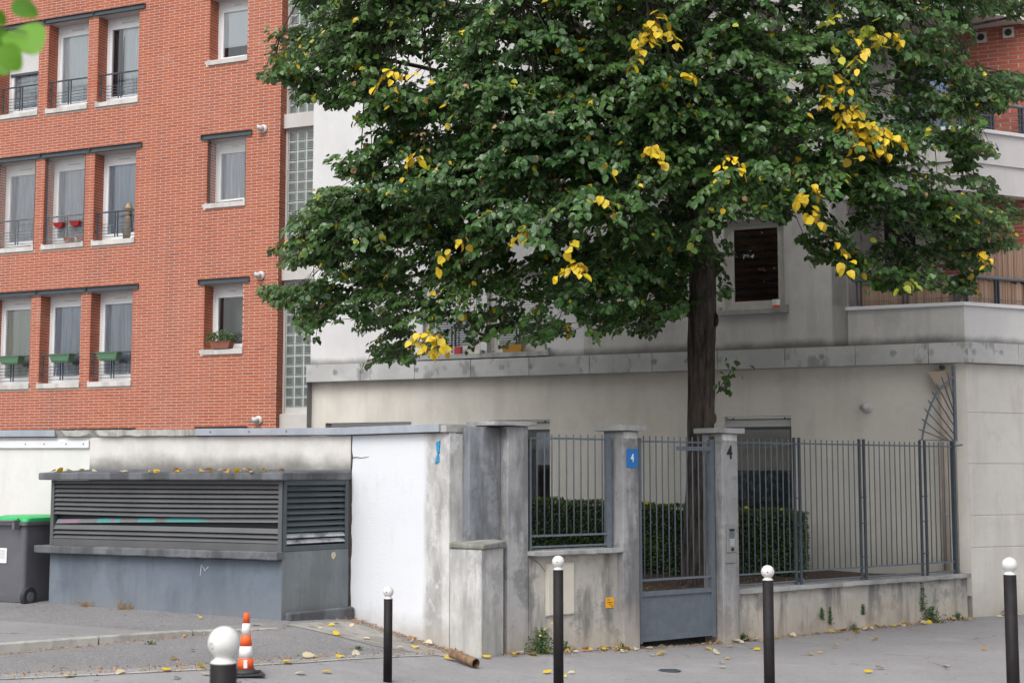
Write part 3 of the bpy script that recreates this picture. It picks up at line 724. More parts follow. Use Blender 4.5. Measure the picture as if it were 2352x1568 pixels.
# balcony railings
def balrail(parent,x0,x1,zb,zt,y,posts,nbar):
    r=MB().tube([(x0,y,zt),(x1,y,zt)],.026,10).build('balcony_railing',M_STEEL,parent,smooth=True)
    for x in posts:
        for dx in (-.03,.03): MB().box(x+dx-.009,x+dx+.009,y-.02,y+.02,zb,zt-.02).build('post',M_STEELD,r)
    for q in range(nbar): MB().box(x0+.02,x1,y-.006,y+.006,zb+.08+q*(zt-zb-.12)/max(nbar,1),zb+.09+q*(zt-zb-.12)/max(nbar,1)).build('rail_bar',M_STEEL,r)
balrail(GB,XJ+.10,-.0,4.395,4.80,.09,(XJ+.16,-.85,-.1),1)
balrail(RFg,.02,3.1,4.395,4.80,.09,(.12,.75,1.35,1.95,2.55),1)
balrail(GB,XJ+.10,.0,7.045,7.50,.09,(XJ+.16,-.85,-.1),4)
balrail(RFg,.02,3.1,7.045,7.50,.09,(.12,.75,1.35,1.95,2.55),4)
# reed screens
def reed(parent,x0,x1,z0,z1,y):
    m=MB(); x=x0
    while x<x1:
        w_=.010+random.random()*.006; m.box(x,x+w_,y-random.random()*.012,y+.006,z0,z1+random.uniform(-.03,.03)); x+=w_+.001
    o_=m.build('reed_screen',M_REED,parent); o_['kind']='stuff'; return o_
reed(GB,XJ+.16,-.02,4.40,4.76,.13)
reed(RFg,.04,3.1,4.40,4.76,.13)
reed(RFg,.20,3.1,4.82,5.36,.17)
# grey building windows
def gwindow(a,b,z0,z1,style):
    y0=.12; fr=frame_mb(a,b,z0,z1,y0,y0+.06,.07,None,.09); wd=fr.build('window',M_PVCG,GB)
    frame_mb(a+.073,b-.073,z0+.093,z1-.073,y0+.01,y0+.05,.055).build('sash',M_PVCG,wd)
    gx0,gx1,g0,g1=a+.128,b-.128,z0+.148,z1-.128
    MB().poly((gx0,y0+.03,g0),(gx1,y0+.03,g0),(gx1,y0+.03,g1),(gx0,y0+.03,g1)).build('pane',M_GLASS,wd)
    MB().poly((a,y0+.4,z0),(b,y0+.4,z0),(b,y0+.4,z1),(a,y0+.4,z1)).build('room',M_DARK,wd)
    if style=='red':
        q=g0
        while q<g1: MB().box(gx0,gx1,y0+.09,y0+.10,q,q+.062).build('blind_slat',M_REDW,wd); q+=.118
    if style=='shut':
        q=z1-.08
        while q>z0+.62: MB().box(a+.03,b-.03,y0-.02,y0-.006,q-.045,q-.004).build('shutter_slat',M_VENT,wd); q-=.047
        MB().box(a+.03,b-.03,y0-.025,y0-.004,q-.02,q).build('shutter_bar',M_LINTEL,wd)
        q=g0
        while q<g0+.5: MB().box(gx0,gx1,y0+.07,y0+.09,q,q+.022).build('blind_slat',M_CURW,wd); q+=.04
        for x in ((a+b)/2-.03,(a+b)/2+.03): MB().box(x-.009,x+.009,y0-.06,y0-.04,z0+.03,z0+.5).build('guard_post',M_BLACK,wd)
    m=MB().box(a-.09,b+.06,-.09,.11,z0-.085,z0-.005); m.box(b+.01,b+.06,-.088,.02,z0-.005,z0+.05); m.box(a-.09,a-.04,-.088,.02,z0-.005,z0+.05)
    m.build('sill',M_CAP,wd,bevel=.004)
M_REDW=plain('dark_red_slat',(.16,.022,.018),.5)
gwindow(-3.62,-2.66,4.43,5.86,'red'); gwindow(-7.76,-6.66,3.90,5.25,'shut'); gwindow(-8.98,-7.86,3.90,5.25,'shut'); gwindow(-3.62,-2.66,7.15,8.6,'red'); gwindow(-6.4,-5.3,6.6,8.0,'shut')
def gfwindow(a,b,z0,z1,lace):
    y0=.16; wd=MB().box(a,b,y0,y0+.05,z1-.16,z1-.02).build('window',M_VENT,GB,label='ground floor window with shutter box under the lintel')
    MB().box(a,b,y0-.01,y0+.0,z1-.055,z1-.045).build('track',M_LINTEL,wd)
    for x in (a+.12,b-.12): MB().lathe([(.014,0),(.014,.012)],10).build('bolt',M_BLACK,wd,(x,y0-.002,z1-.03),(math.pi/2,0,0))
    frame_mb(a,b,z0,z1-.16,y0+.01,y0+.05,.045).build('sash',M_LINTEL,wd)
    MB().poly((a+.045,y0+.03,z0),(b-.045,y0+.03,z0),(b-.045,y0+.03,z1-.2),(a+.045,y0+.03,z1-.2)).build('pane',M_GLASS,wd)
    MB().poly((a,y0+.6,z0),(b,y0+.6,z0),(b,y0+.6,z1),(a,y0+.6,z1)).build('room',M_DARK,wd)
    if lace:
        MB().box(a+.04,b-.04,y0+.12,y0+.125,z0,z0+.97).build('curtain',M_LACEG,wd,label='dark green lace curtain with white flowers')
        MB().box(a+.04,b-.04,y0+.30,y0+.31,z0+.97,z1-.42).build('inner_wall',M_CURC2,wd); MB().box(a+.04,b-.04,y0+.11,y0+.118,z1-.47,z1-.40).build('curtain_rod',M_LACEG,wd)
    else:
        folds(a+.05,b-.3,z0,z1-.35,y0+.15).build('curtain',M_CURD,wd)
        folds(b-.32,b-.05,z1-.75,z1-.2,y0+.12).build('curtain',M_CURG,wd)
def m_lace():
    n=NB('lace_green'); v=n.N('ShaderNodeTexVoronoi'); v.inputs['Scale'].default_value=9; n.L(n.map((1,1,1)),v.inputs['Vector'])
    nz=n.noise(60,3,.6); f=n.math('MULTIPLY',n.ramp(v.outputs['Distance'],.55,.35),n.ramp(nz,.45,.6))
    k=n.mix(n.math('MULTIPLY',f,.45),(.035,.062,.064),(.55,.58,.60)); return n.fin(k,.9)
M_LACEG=m_lace(); M_CURC2=plain('room_wall_cream',(.50,.46,.39),.9)
gfwindow(-3.668,-2.61,.95,2.76,True); gfwindow(-7.745,-6.633,.9,2.765,False)
gd=MB().box(-10.94,-9.22,.16,.2,.9,2.6).build('garage_door',M_DARK,GB); 
# glass block strip
SY=.19
def strip_z(u,v): return GF.uv(u,v,-SY)[1]
bands=[(8.203,8.47),(5.38,5.655),(2.60,2.945),(10.98,11.28)]
for z0,z1 in bands: MB().box(XC+.012,XE-.002,SY-.09,SY+.3,z0,z1).build('floor_band',M_STRIPC,GB,bevel=.004)
MB().box(XC+.012,XE-.002,SY+.10,SY+.3,.3,13.1).build('strip_back',M_STRIPC,GB)
gbp=.1895; gme=MB(); s_=.085
gme.v=[(-s_,0,-s_),(s_,0,-s_),(s_,0,s_),(-s_,0,s_),(-s_+.012,-.014,-s_+.012),(s_-.012,-.014,-s_+.012),(s_-.012,-.014,s_-.012),(-s_+.012,-.014,s_-.012)]
gme.f=[(0,1,5,4),(1,2,6,5),(2,3,7,6),(3,0,4,7),(4,5,6,7)]; gmesh=gme.mesh('glass_block',M_GBLOCK)
for z0,z1 in ((2.945,5.38),(5.655,8.203),(8.47,10.98),(11.28,13.1)):
    fr=MB(); fr.box(XC+.012,XC+.058,SY-.005,SY+.09,z0,z1); fr.box(XC+.058,XE-.002,SY-.005,SY+.09,z1-.03,z1); fr.box(XC+.058,XE-.002,SY-.005,SY+.09,z0,z0+.02)
    fr.box(XC+.058,XE-.002,SY+.018,SY+.09,z0+.02,z1-.03); gp=fr.build('glass_block_panel',M_STRIPC,GB)
    z=z1-.04-gbp/2
    while z>z0+.06:
        for i in range(4): inst('glass_block',gmesh,gp,(XC+.062+gbp*(i+.5),SY+.016,z))
        z-=gbp
# round vent, downpipe with hopper
cowl(GB,-1.447,2.862,.055,-1,.088)
dp=thing('downpipe','beige plastic rainwater downpipe with square hopper in the corner behind the fence','downpipe',GF.M)
MB().tube([(-.33,-.04,.40),(-.33,-.04,3.16)],.052,16,jit=0).build('pipe',M_PIPE,dp,smooth=True)
for z in (1.27,2.45): MB().tube([(-.33,-.04,z),(-.33,-.04,z+.035)],.058,16).build('collar',M_PIPE,dp)
m=MB(); q=len(m.v)
m.v=[(-.52,-.14,3.36),(-.15,-.14,3.36),(-.15,.055,3.36),(-.52,.055,3.36),(-.40,-.10,3.14),(-.27,-.10,3.14),(-.27,.02,3.14),(-.40,.02,3.14)]
m.f=[(3,2,1,0),(4,5,6,7),(0,1,5,4),(1,2,6,5),(2,3,7,6),(3,0,4,7)]; hp=m.build('hopper',M_PIPE,dp)
MB().box(-.525,-.145,-.146,.055,3.352,3.365).build('hopper_rim',M_PIPE,hp)
sp=tag(MB().tube([(-.33,.06,3.435),(-.33,-.12,3.43)],.035,14).build('outlet_pipe',M_LINTEL,None,smooth=True),'short grey outlet pipe poking out under the cornice above the hopper','pipe'); sp.matrix_world=GF.M
m=MB().lathe([(.028,0),(.028,.003)],14); o=m.build('pipe_mouth',M_BLACK,sp,(-.33,-.1215,3.43),(math.pi/2,0,0))
# small pot on the red-blind window sill, ochre pot on the other
t=thing('yogurt_pot','small white and orange pot at the right end of the window sill','pot',None,None,GF.W(-2.79,-.02,4.425)); MB().lathe([(.052,0),(.058,.05)],18).build('pot_base',M_ORANGE,t); MB().lathe([(.058,.0505),(.064,.14)],18).build('pot_wall',M_WHITE,t)
t=thing('window_box','ochre plastic planter on the sill of the shuttered window','planter',None,None,GF.W(-7.26,-.03,3.895),GF.ang)
m=MB(); m.v=[(-.16,-.05,0),(.16,-.05,0),(.16,.05,0),(-.16,.05,0),(-.19,-.07,.13),(.19,-.07,.13),(.19,.07,.13),(-.19,.07,.13)]; m.f=[(3,2,1,0),(0,1,5,4),(1,2,6,5),(2,3,7,6),(3,0,4,7)]; m.build('trough',M_OCHRE,t); MB().box(-.18,.18,-.06,.06,.10,.115).build('earth',M_SOIL,t)
t=tag(MB().box(-8.35,-8.22,-.05,.03,3.895,4.03).build('cloth',M_RED,None,bevel=.01),'small red box on the sill of the left shuttered window','box'); t.matrix_world=GF.M
# laundry on the upper balcony
for k_,(x,mt,nm) in enumerate(((-.62,plain('denim',(.06,.10,.20),.9),'blue denim laundry hung over the upper balcony rail'),(-.30,plain('pale_denim',(.16,.22,.34),.9),'paler blue cloth hung beside the denim on the upper balcony'))):
    m=folds(x-.14,x+.13,7.10,7.95,.35,.02); o=tag(m.build('laundry',mt,None),nm,'laundry'); o.matrix_world=GF.M
o=tag(MB().box(.32,.95,.32,.40,7.06,7.42).build('balcony_chair',M_RUBBER,None,bevel=.02),'dark folded chair leaning behind the upper balcony rail','chair'); o.matrix_world=RF.M
# ------------------------------------------------------------------ PLANTERS ON THE BRICK BUILDING
def trough(mat,l=.5,h=.15):
    m=MB(); m.v=[(-l/2+.05,-.07,0),(l/2-.05,-.07,0),(l/2-.05,.07,0),(-l/2+.05,.07,0),(-l/2,-.09,h),(l/2,-.09,h),(l/2,.09,h),(-l/2,.09,h)]; m.f=[(3,2,1,0),(0,1,5,4),(1,2,6,5),(2,3,7,6),(3,0,4,7)]
    return m
gm1=trough(M_PLANTER).mesh('trough',M_PLANTER); gm2=MB().box(-.265,.265,-.10,.10,.145,.162).mesh('rim',M_PLANTER); gm3=MB().box(-.16,.17,-.085,-.076,.03,.055).mesh('foot_panel',M_PLANTER); gm4=MB().box(-.24,.24,-.08,.08,.162,.166).mesh('earth',M_SOIL)
pos=[(-18.13,'leftmost green planter box, hooked on the bottom storey window rail at the picture edge'),(-16.87,'green planter box on the rail of the middle bottom storey window'),(-15.72,'green planter box on the rail of the bottom storey window nearest the blank brick wall')]
for x,lb in pos:
    t=thing('planter_box',lb,'planter',None,'green planter boxes on the window rails',GF.W(x,.0,4.03),GF.ang)
    for n_,me in (('trough',gm1),('rim',gm2),('foot_panel',gm3),('earth',gm4)): inst(n_,me,t)
for i,(x,lb) in enumerate(((-17.03,'left one of the two small red planters on a window rail'),(-16.62,'right one of the two small red planters on a window rail'))):
    t=thing('red_planter',lb,'planter',None,'red planters on the window rail',GF.W(x-.0,.03,6.70),GF.ang)
    trough(M_RED,.25,.085).build('trough',M_RED,t); MB().box(-.13,.13,-.095,.095,.083,.092).build('rim',M_RED,t)
def leafquad(mb,p,s,ax=None):
    """small folded leaf"""
    a=Vector((random.gauss(0,1),random.gauss(0,1),random.gauss(0,.6))).normalized() if ax is None else ax
    b=a.cross(Vector((random.gauss(0,1),random.gauss(0,1),random.gauss(0,1)))).normalized(); n_=a.cross(b)
    p=Vector(p); mb.poly(p,p+a*s*.5+b*s*.35-n_*s*.08,p+a*s,p+a*s*.5-b*s*.35-n_*s*.08)
t=thing('terracotta_planter','terracotta trough with a leafy green plant on the small bottom window sill','planter',None,None,GF.W(-13.15,.02,4.165),GF.ang)
trough(M_TERRA,.46,.13).build('trough',M_TERRA,t); MB().box(-.245,.245,-.098,.098,.13,.145).build('rim',M_TERRA,t)
m=MB()
for i in range(420):
    x=random.uniform(-.30,.27); h=.14*(1-abs(x)*2)+.06; leafquad(m,(x,random.uniform(-.13,.08),.12+random.random()*max(.06,h)*1.2),.045)
m.build('plant',M_WEED,t)['kind']='stuff'
for x,lb in ((-16.88,'terracotta pot standing left on the sill below the red planters'),(-16.57,'terracotta pot standing right on the sill below the red planters')):
    t=thing('flower_pot',lb,'pot',None,'pots on the sill',GF.W(x,.12,6.375)); MB().lathe([(.07,0),(.10,.10),(.11,.10),(.11,.125)],16).build('pot_wall',M_TERRA,t); MB().lathe([(.095,.12),(.095,.128)],12).build('earth',M_SOIL,t)
t=thing('figurine','brown straw figure standing behind the middle storey window nearest the blank wall','figurine',None,None,GF.W(-15.60,.30,6.42))
MB().lathe([(.09,0),(.10,.10),(.07,.30),(.06,.42),(.03,.46)],14).build('body',M_VENTD,t,smooth=True); MB().lathe([(.03,.46),(.055,.50),(.05,.58),(.10,.60),(.06,.62),(.03,.70),(.0,.72)],14).build('hat_and_head',M_STRAW,t,smooth=True)
# ------------------------------------------------------------------ BOUNDARY WALLS (left)
A=P(805,1090,16.76); A.z=0; B=P(1032,1090,15.55); B.z=0; L1=P(130,1090,18.35); L1.z=0
dW=(B-A); dL=(A-L1)
WF=Fac((A.x,A.y),(dW.x,dW.y)); LF=Fac((L1.x,L1.y),(dL.x,dL.y)); LLEN=dL.length; WLEN=dW.length
lw=thing('boundary_wall','low off-white plastered boundary wall with broken concrete and metal coping','wall',LF.M@Matrix.Translation((0,0,.024))@Matrix.Rotation(.024/LLEN,4,'Y'))
mb=MB().box(-5.0,.51,.0,.22,-.1,2.305); mb.build('wall',M_LEFTW2,lw)
MB().box(.512,LLEN-.004,-.012,.22,-.1,2.305).build('wall',M_LEFTW,lw)
MB().box(-5,.50,-.03,-.001,2.17,2.262).build('fascia_board',M_ALU,lw)
for x in (-.5,-.2,.15,.42): MB().lathe([(.008,0),(.008,.006)],8).build('screw',M_BLACK,lw,(x,-.03,2.22),(math.pi/2,0,0))
slab_part('coping',M_COPM,lw,-5,-.008,-.07,.28,2.315,2.40,.004,'blue-grey metal coping')
# broken concrete coping: ragged lower edge
mb=MB(); nx=46; xa,xb=0.0,2.12
for i in range(nx+1):
    x=xa+(xb-xa)*i/nx; br=.045*max(0,math.sin(i*.55+1))*(1 if i<17 else .15)+random.random()*.008
    zl=2.312+br; mb.v+=[(x,-.07+br*.5,zl),(x,-.02,2.307),(x,.28,2.307),(x,.28,2.395),(x,-.07+random.random()*.008,2.392+random.uniform(-.006,.006))]
    if i:
        a=(i-1)*5; b=i*5
        for e in range(5): mb.f.append((a+e,a+(e+1)%5,b+(e+1)%5,b+e))
mb.f+=[(4,3,2,1,0),tuple(range(nx*5,nx*5+5))]; mb.build('coping',M_COPC,lw,label='broken concrete coping')
slab_part('coping',M_COPM,lw,2.128,LLEN+.03,-.075,.28,2.316,2.402,.004,'blue-grey metal coping')
for x in (2.35,2.9,3.42): MB().lathe([(.010,0),(.010,.006)],8).build('bolt',M_RUST,lw,(x,-.075,2.36),(math.pi/2,0,0))
ww=thing('white_wall','white painted wall with grey weathered end beside the louvred shelter','wall',WF.M)
MB().box(.012,WLEN,.0,.38,-.1,2.31).build('wall',M_WW,ww,bevel=.01)
mb=MB(); pts=[]   # crack at the inner corner
for i in range(26): pts.append((.018+random.random()*.02,-.004,.3+i*.08))
mb.tube(pts,[.004+random.random()*.007 for _ in pts],5); mb.build('crack',M_SOIL,ww)
mb=MB().tube([(.03,-.002,2.05),(.12,-.002,2.055),(.2,-.002,2.045),(.34,-.002,2.06)],[.008,.005,.004,.002],5); mb.build('crack',M_SOIL,ww)
slab_part('coping',M_COPM,ww,.03,WLEN-.09,-.08,.40,2.318,2.405,.004)
slab_part('coping',M_COPC,ww,WLEN-.085,WLEN+.01,-.06,.40,2.312,2.39,.008,'broken concrete end of the coping')
# blue mosaic bow figure
x0,z0=WF.uv(1006,1035); fg=MB()
for pg in ([(0,.03),(.055,.045),(.045,-.045),(.02,-.08),(.006,-.03)],[(.022,-.075),(.045,-.045),(.05,-.06),(.03,-.085)],[(.02,-.085),(.035,-.09),(.045,-.15),(-.012,-.175),(.0,-.13)]):
    n=len(pg); q=len(fg.v); sc=1.15
    fg.v+=[(x0-.02+a*sc,-.004,z0+.06+b*sc) for a,b in pg]+[(x0-.02+a*sc,-.016,z0+.06+b*sc) for a,b in pg]
    fg.f.append(tuple(q+n+i for i in range(n))); 
    for i in range(n): j=(i+1)%n; fg.f.append((q+i,q+n+i,q+n+j,q+j))
o=tag(fg.build('mosaic_fish',M_MOSA,None),'small blue mosaic figure stuck high on the white wall','mosaic'); o.matrix_world=WF.M
# stepped block and first gate pier
D_=WF.W(WLEN,.38,0); Cx=Vector((-.321,15.19,0)); Ex=FF.W(-2.657,0,0)
pb=thing('wall_block','stepped concrete block with mossy ledge between white wall and railing pier','wall block',None,None,(0,0,0))
zt=1.135
base=[(B.x+.01,B.y-.01),(Cx.x,Cx.y),(Ex.x,Ex.y)]; bk=FF.W(-2.70,.4,0); dk=WF.W(WLEN-.1,.3,0)
MB().prism(base+[(bk.x,bk.y),(dk.x,dk.y)],-.2,zt-.075).build('plinth',M_BLOCK,pb,bevel=.012)
o1=(Cx-B).normalized()*.03
b2=[(B.x+.0,B.y-.03),(Cx.x+.02,Cx.y-.03),(Ex.x+.025,Ex.y-.01)]
MB().prism(b2+[(bk.x,bk.y),(dk.x,dk.y)],zt-.073,[zt-.01,zt-.02,zt,zt+.03,zt+.02]).build('ledge',M_LEDGE,pb,bevel=.015)
gp=thing('gate_pier','tall grey concrete pier with flat cap between the stepped block and left railing','pier',FF.M)
MB().box(-2.60,-2.312,0,.42,-.25,2.385).build('shaft',M_GREYC,gp,bevel=.01)
MB().box(-3.02,-2.604,.13,.45,-.25,2.372).build('recessed_panel',M_RECESS,gp)
slab_part('cap',M_CAP,gp,-2.83,-2.23,-.05,.47,2.389,2.437,.008,rough=.012)
m=WF.I@FF.W(-2.9,.2,0)
mb=MB().prism([(D_.x-.2,D_.y-.2),(D_.x,D_.y),(FF.W(-2.95,.13,0).x,FF.W(-2.95,.13,0).y),(FF.W(-2.9,.42,0).x,FF.W(-2.9,.42,0).y),(D_.x-.3,D_.y+.3)],-.2,2.368).build('infill',M_RECESS,pb)
# pillars of the gate
for nm,x0,x1,lb in (('gate_pillar',-1.0,-.745,'concrete gate pillar carrying the blue number plate'),('gate_pillar',.63,.915,'concrete gate pillar carrying the dark number and the intercom')):
    t=thing(nm,lb,'pillar',FF.M,'capped concrete gate pillars')
    MB().box(x0,x1,-.10,.24,-.3,2.36).build('shaft',M_GREYC,t,bevel=.012)
    slab_part('cap',M_CAP,t,x0-.08,x1+.06,-.17,.31,2.363,2.428,.008,rough=.01)
    MB().box(x0+.015,x1-.012,-.103,.2,2.27,2.355).build('neck_patch',M_BLOCK,t,bevel=.01)
# low walls with sills
t=thing('low_wall','low concrete wall with meter box carrying the short left railing','wall',FF.M)
MB().box(-2.309,-1.003,.0,.25,-.3,.955).build('wall',M_LOWW,t); slab_part('sill',M_CAP,t,-2.33,-1.003,-.11,.30,.958,1.008,.006,rough=.01)
crk=[FF.uv(u,v,.004) for u,v in ((1228,1285),(1240,1295),(1250,1308),(1262,1322),(1266,1345),(1264,1372))]
MB().tube([(a,-.001,b) for a,b in crk],.0035,4).build('crack',M_SOIL,t)
t=thing('low_wall','long low stained concrete wall under the right-hand railing','wall',FF.M)
MB().box(.917,5.695,.0,.25,-.4,.378).build('wall',M_LOWW,t)
xs=[.917,1.85,2.9,4.1,5.70]
for a,b in zip(xs,xs[1:]): slab_part('sill',M_CAP,t,a+.003,b-.003,-.075,.30,.381,.437,.006,rough=.012)
# ------------------------------------------------------------------ RAILINGS AND GATE
barmesh={}
def bar(parent,x,z0,z1,y=.06,r=.0085,mat=None):
    key=(round(z1-z0,3),r)
    if key not in barmesh: barmesh[key]=MB().tube([(0,0,0),(0,0,z1-z0-.012),(0,0,z1-z0)],[r,r,r*.6],8).mesh('bar',mat or M_STEEL,True)
    return inst('bar',barmesh[key],parent,(x,y,z0))
fl=thing('railing','short steel railing on the sill left of the blue number plate pillar','railing',FF.M)
for z in (2.262,1.170,1.048): MB().box(-2.25,-1.03,.05,.07,z-.011,z+.011).build('rail',M_STEEL,fl)
for i in range(10): bar(fl,-2.145+i*.1075,1.168,2.315)
MB().box(-2.262,-2.236,.04,.08,1.01,2.27).build('post',M_STEEL,fl); MB().box(-1.115,-1.060,.03,.09,1.01,2.30).build('post',M_STEEL,fl)
fr_=thing('railing','long steel railing of thin vertical bars right of the gate up to the corner pier','railing',FF.M)
ps=[(2.127,2.225),(3.438,3.533),(4.76,4.871)]; st=[.93]+[b for a,b in ps]; en=[a for a,b in ps]+[5.53]
for (a,b) in zip(st,en):
    for z in (2.257,.607,.480): MB().box(a,b,.052,.068,z-.010,z+.010).build('rail',M_STEEL,fr_)
    n=int(round((b-a)/.109))-1; g=(b-a)/(n+1)
    for i in range(n): bar(fr_,a+g*(i+1),.605,2.315)
for a,b in ps:
    for x in (a,b): MB().box(x-.017,x+.017,.045,.072,.43,2.335).build('post',M_STEELD,fr_)
    for z in (.75,1.2,1.55): MB().tube([(a,.03,z),(b,.03,z)],.008,6).build('bolt',M_STEELD,fr_)
    for z in (2.25,.60): MB().box(a,b,.055,.07,z-.01,z+.01).build('rail',M_STEEL,fr_)
MB().box(5.505,5.555,.035,.09,.43,2.335).build('post',M_STEELD,fr_)
MB().tube([(5.52,.03,2.26),(5.70,.02,2.285)],.014,8).build('wall_anchor',M_STEEL,fr_)
# spiked fan
fan=thing('spiked_fan','fan of steel spikes with curved flat bar above the railing end by the corner pier','fan guard',FF.M)
Hp=lambda x,y:FF.uv(2021.3+.18752*x,784+.18752*y)
arc=[Hp(*q) for q in ((556,1205),(570,1110),(592,1010),(628,880),(675,750),(730,650),(800,555),(880,480),(962,415))]
m=MB()
for i,(x,z) in enumerate(arc):
    t0=Vector((arc[min(i+1,8)][0]-arc[max(i-1,0)][0],arc[min(i+1,8)][1]-arc[max(i-1,0)][1])).normalized(); nx_,nz_=-t0.y,t0.x; h=.016
    m.v+=[(x+nx_*h,.052,z+nz_*h),(x-nx_*h,.052,z-nz_*h),(x-nx_*h,.064,z-nz_*h),(x+nx_*h,.064,z+nz_*h)]
    if i:
        a=(i-1)*4; b=i*4
        for e in range(4): m.f.append((a+e,a+(e+1)%4,b+(e+1)%4,b+e))
m.build('curved_bar',M_STEEL,fan)
tips=[(510,1070),(548,942),(583,815),(625,708),(675,605),(732,510),(793,425),(862,362)]; bots=[(875,1218),(893,1218),(950,1218),(962,1150),(962,1050),(957,940),(957,890),(948,750)]
for a,b in zip(tips,bots):
    p=Hp(*a); q=Hp(*b); MB().tube([(q[0],.058,q[1]),(p[0]+(q[0]-p[0])*.05,.058,p[1]+(q[1]-p[1])*.05),(p[0],.058,p[1])],[.0095,.0095,.003],7).build('spike',M_STEEL,fan,smooth=True)
x_,z_=Hp(950,290); MB().box(5.585,5.635,.045,.075,2.34,3.44).build('post',M_STEEL,fan); MB().box(4.77,5.64,.045,.075,2.338,2.35).build('base_bar',M_STEEL,fan)
# gate
gt=thing('gate','grey steel garden gate with vertical bars above a solid panel','gate',FF.M)
for a,b in ((-.655,-.615),(.535,.600)): MB().box(a,b,-.0,.06,-.12,2.285).build('stile',M_STEEL,gt)
MB().box(-.614,.534,.018,.042,2.236,2.256).build('rail',M_STEEL,gt); MB().box(-.614,.534,.010,.05,.600,.625).build('rail',M_STEEL,gt)
MB().box(-.614,.534,.005,.055,.425,.480).build('rail',M_STEEL,gt); MB().box(-.614,.534,.005,.055,-.10,-.045).build('rail',M_STEEL,gt)
MB().box(-.614,.534,.030,.040,-.045,.425).build('solid_panel',M_STEEL,gt)
for i in range(11): bar(gt,-.55+i*.1005,.61,2.315,.03)
lp=MB().box(-.045,.53,-.012,-.002,2.145,2.195).build('lock_plate',M_STEEL,gt)
for i in range(8): MB().lathe([(.006,0),(.006,.002)],8).build('hole',M_BLACK,lp,(.01+i*.065,-.0125,2.17),(math.pi/2,0,0))
MB().box(.605,.628,.02,.09,-.1,2.33).build('jamb',M_JAMB,gt)
# signs
def text_mesh(txt,size,mat,parent,loc,rot,ext=.002,sx=1,name='number'):
    cu=bpy.data.curves.new('t','FONT'); cu.body=txt; cu.size=size; cu.extrude=ext; cu.align_x='CENTER'; cu.align_y='CENTER'; cu.offset=size*.012
    to=bpy.data.objects.new('t',cu); C.objects.link(to); dg=bpy.context.evaluated_depsgraph_get(); me=bpy.data.meshes.new_from_object(to.evaluated_get(dg)); bpy.data.objects.remove(to); me.materials.clear(); me.materials.append(mat)
    o_=bpy.data.objects.new(name,me); C.objects.link(o_); o_.parent=parent; o_.location=loc; o_.rotation_euler=rot; o_.scale=(sx,1,1); return o_
HX=(math.pi/2,0,0)
t=thing('number_plate','blue enamel house number plate reading 4 on the gate pillar','sign',FF.M)
MB().box(-.945,-.765,-.108,-.1025,1.934,2.151).build('plate',M_BLUE,t,bevel=.003); text_mesh('4',.135,M_WHITE,t,(-.857,-.110,2.043),HX,sx=.72)
t=thing('house_number','large dark figure 4 fixed on the right gate pillar','sign',FF.M)
text_mesh('4',.235,M_BLACK,t,(.765,-.106,2.12),HX,.004,sx=.80)
t=thing('meter_box','cream utility meter box on the low wall behind a bollard','meter box',FF.M)
MB().box(-2.06,-1.685,-.035,-.002,.294,.85).build('door',M_CREAM,t,bevel=.006); MB().box(-2.075,-1.675,-.018,-.001,.285,.865).build('frame',M_CREAM,t)
for z in (.55,.64,.72): MB().box(-1.93,-1.86,-.037,-.0352,z,z+.05).build('faded_sticker',M_VENT,t)
t=thing('gas_sign','small yellow utility sign at the foot of the low wall','sign',FF.M)
MB().box(-1.19,-1.065,-.008,-.001,.325,.445).build('plate',M_YSIGN,t,bevel=.002)
for z,a,b in ((.415,-1.17,-1.13),(.385,-1.17,-1.09),(.36,-1.15,-1.10),(.34,-1.12,-1.08)): MB().box(a,b,-.0095,-.0082,z,z+.007).build('mark',M_BLACK,t)
t=thing('intercom','grey metal door intercom with round button on the gate pillar','intercom',FF.M)
MB().box(.675,.845,-.115,-.102,.775,.895).build('lower_plate',M_ZINC,t,bevel=.003); MB().box(.680,.845,-.125,-.102,.90,1.24).build('housing',M_ZINC,t,bevel=.006)
MB().box(.72,.81,-.128,-.1255,1.16,1.19).build('display',M_BLACK,t); MB().lathe([(.022,0),(.022,.008)],16).build('round_button',M_BLACK,t,(.77,-.125,.94),HX)
MB().lathe([(.05,0),(.05,.002),(.044,.002)],24).build('speaker_ring',M_STEEL,t,(.762,-.1252,1.115),HX)
for i in range(3):
    for j in range(4): MB().box(.735+i*.025,.749+i*.025,-.129,-.1255,.985+j*.022,.998+j*.022).build('key',M_VENT,t)
# rusty bolt on pillar
# ------------------------------------------------------------------ LOUVRED SHELTER
Cb=P(650,1090,15.9); Lb=P(120,1090,17.42); BFm=Fac((Cb.x,Cb.y),(Cb.x-Lb.x,Cb.y-Lb.y)); BLN=math.hypot(Cb.x-Lb.x,Cb.y-Lb.y)
Wb=P(801,1090,16.70); SFm=Fac((Cb.x,Cb.y),(Wb.x-Cb.x,Wb.y-Cb.y)); SLN=math.hypot(Wb.x-Cb.x,Wb.y-Cb.y)
bs=thing('louvred_shelter','grey painted ventilation shelter with concrete slabs and bent louvres','shelter',BFm.M)
sfe=BFm.I@Wb.to_3d(); sx_,sy_=sfe.x,sfe.y
fl0=BFm.I@LF.W(0.1,-.0,0)
plan=lambda e,eb=0:[(-BLN-e,-e),(e*.6,-e),(sx_+e*.3,sy_-eb),(sx_-.02,sy_+.25),(-BLN-e,1.0)]
MB().prism([(-BLN,0),(0,0),(sx_,sy_),(sx_-.05,sy_+.15),(-BLN,.9)],-.1,.908).build('base_wall',M_BOXW,bs,bevel=.008)
sang=SFm.ang-BFm.ang
def sbox(x0,x1,y0,y1,z0,z1): return MB().box(x0,x1,y0,y1,z0,z1)
MB().box(.004,SLN-.002,-.004,.06,-.1,1.0).build('side_wall',M_BOXW2,bs,rot=(0,0,sang))
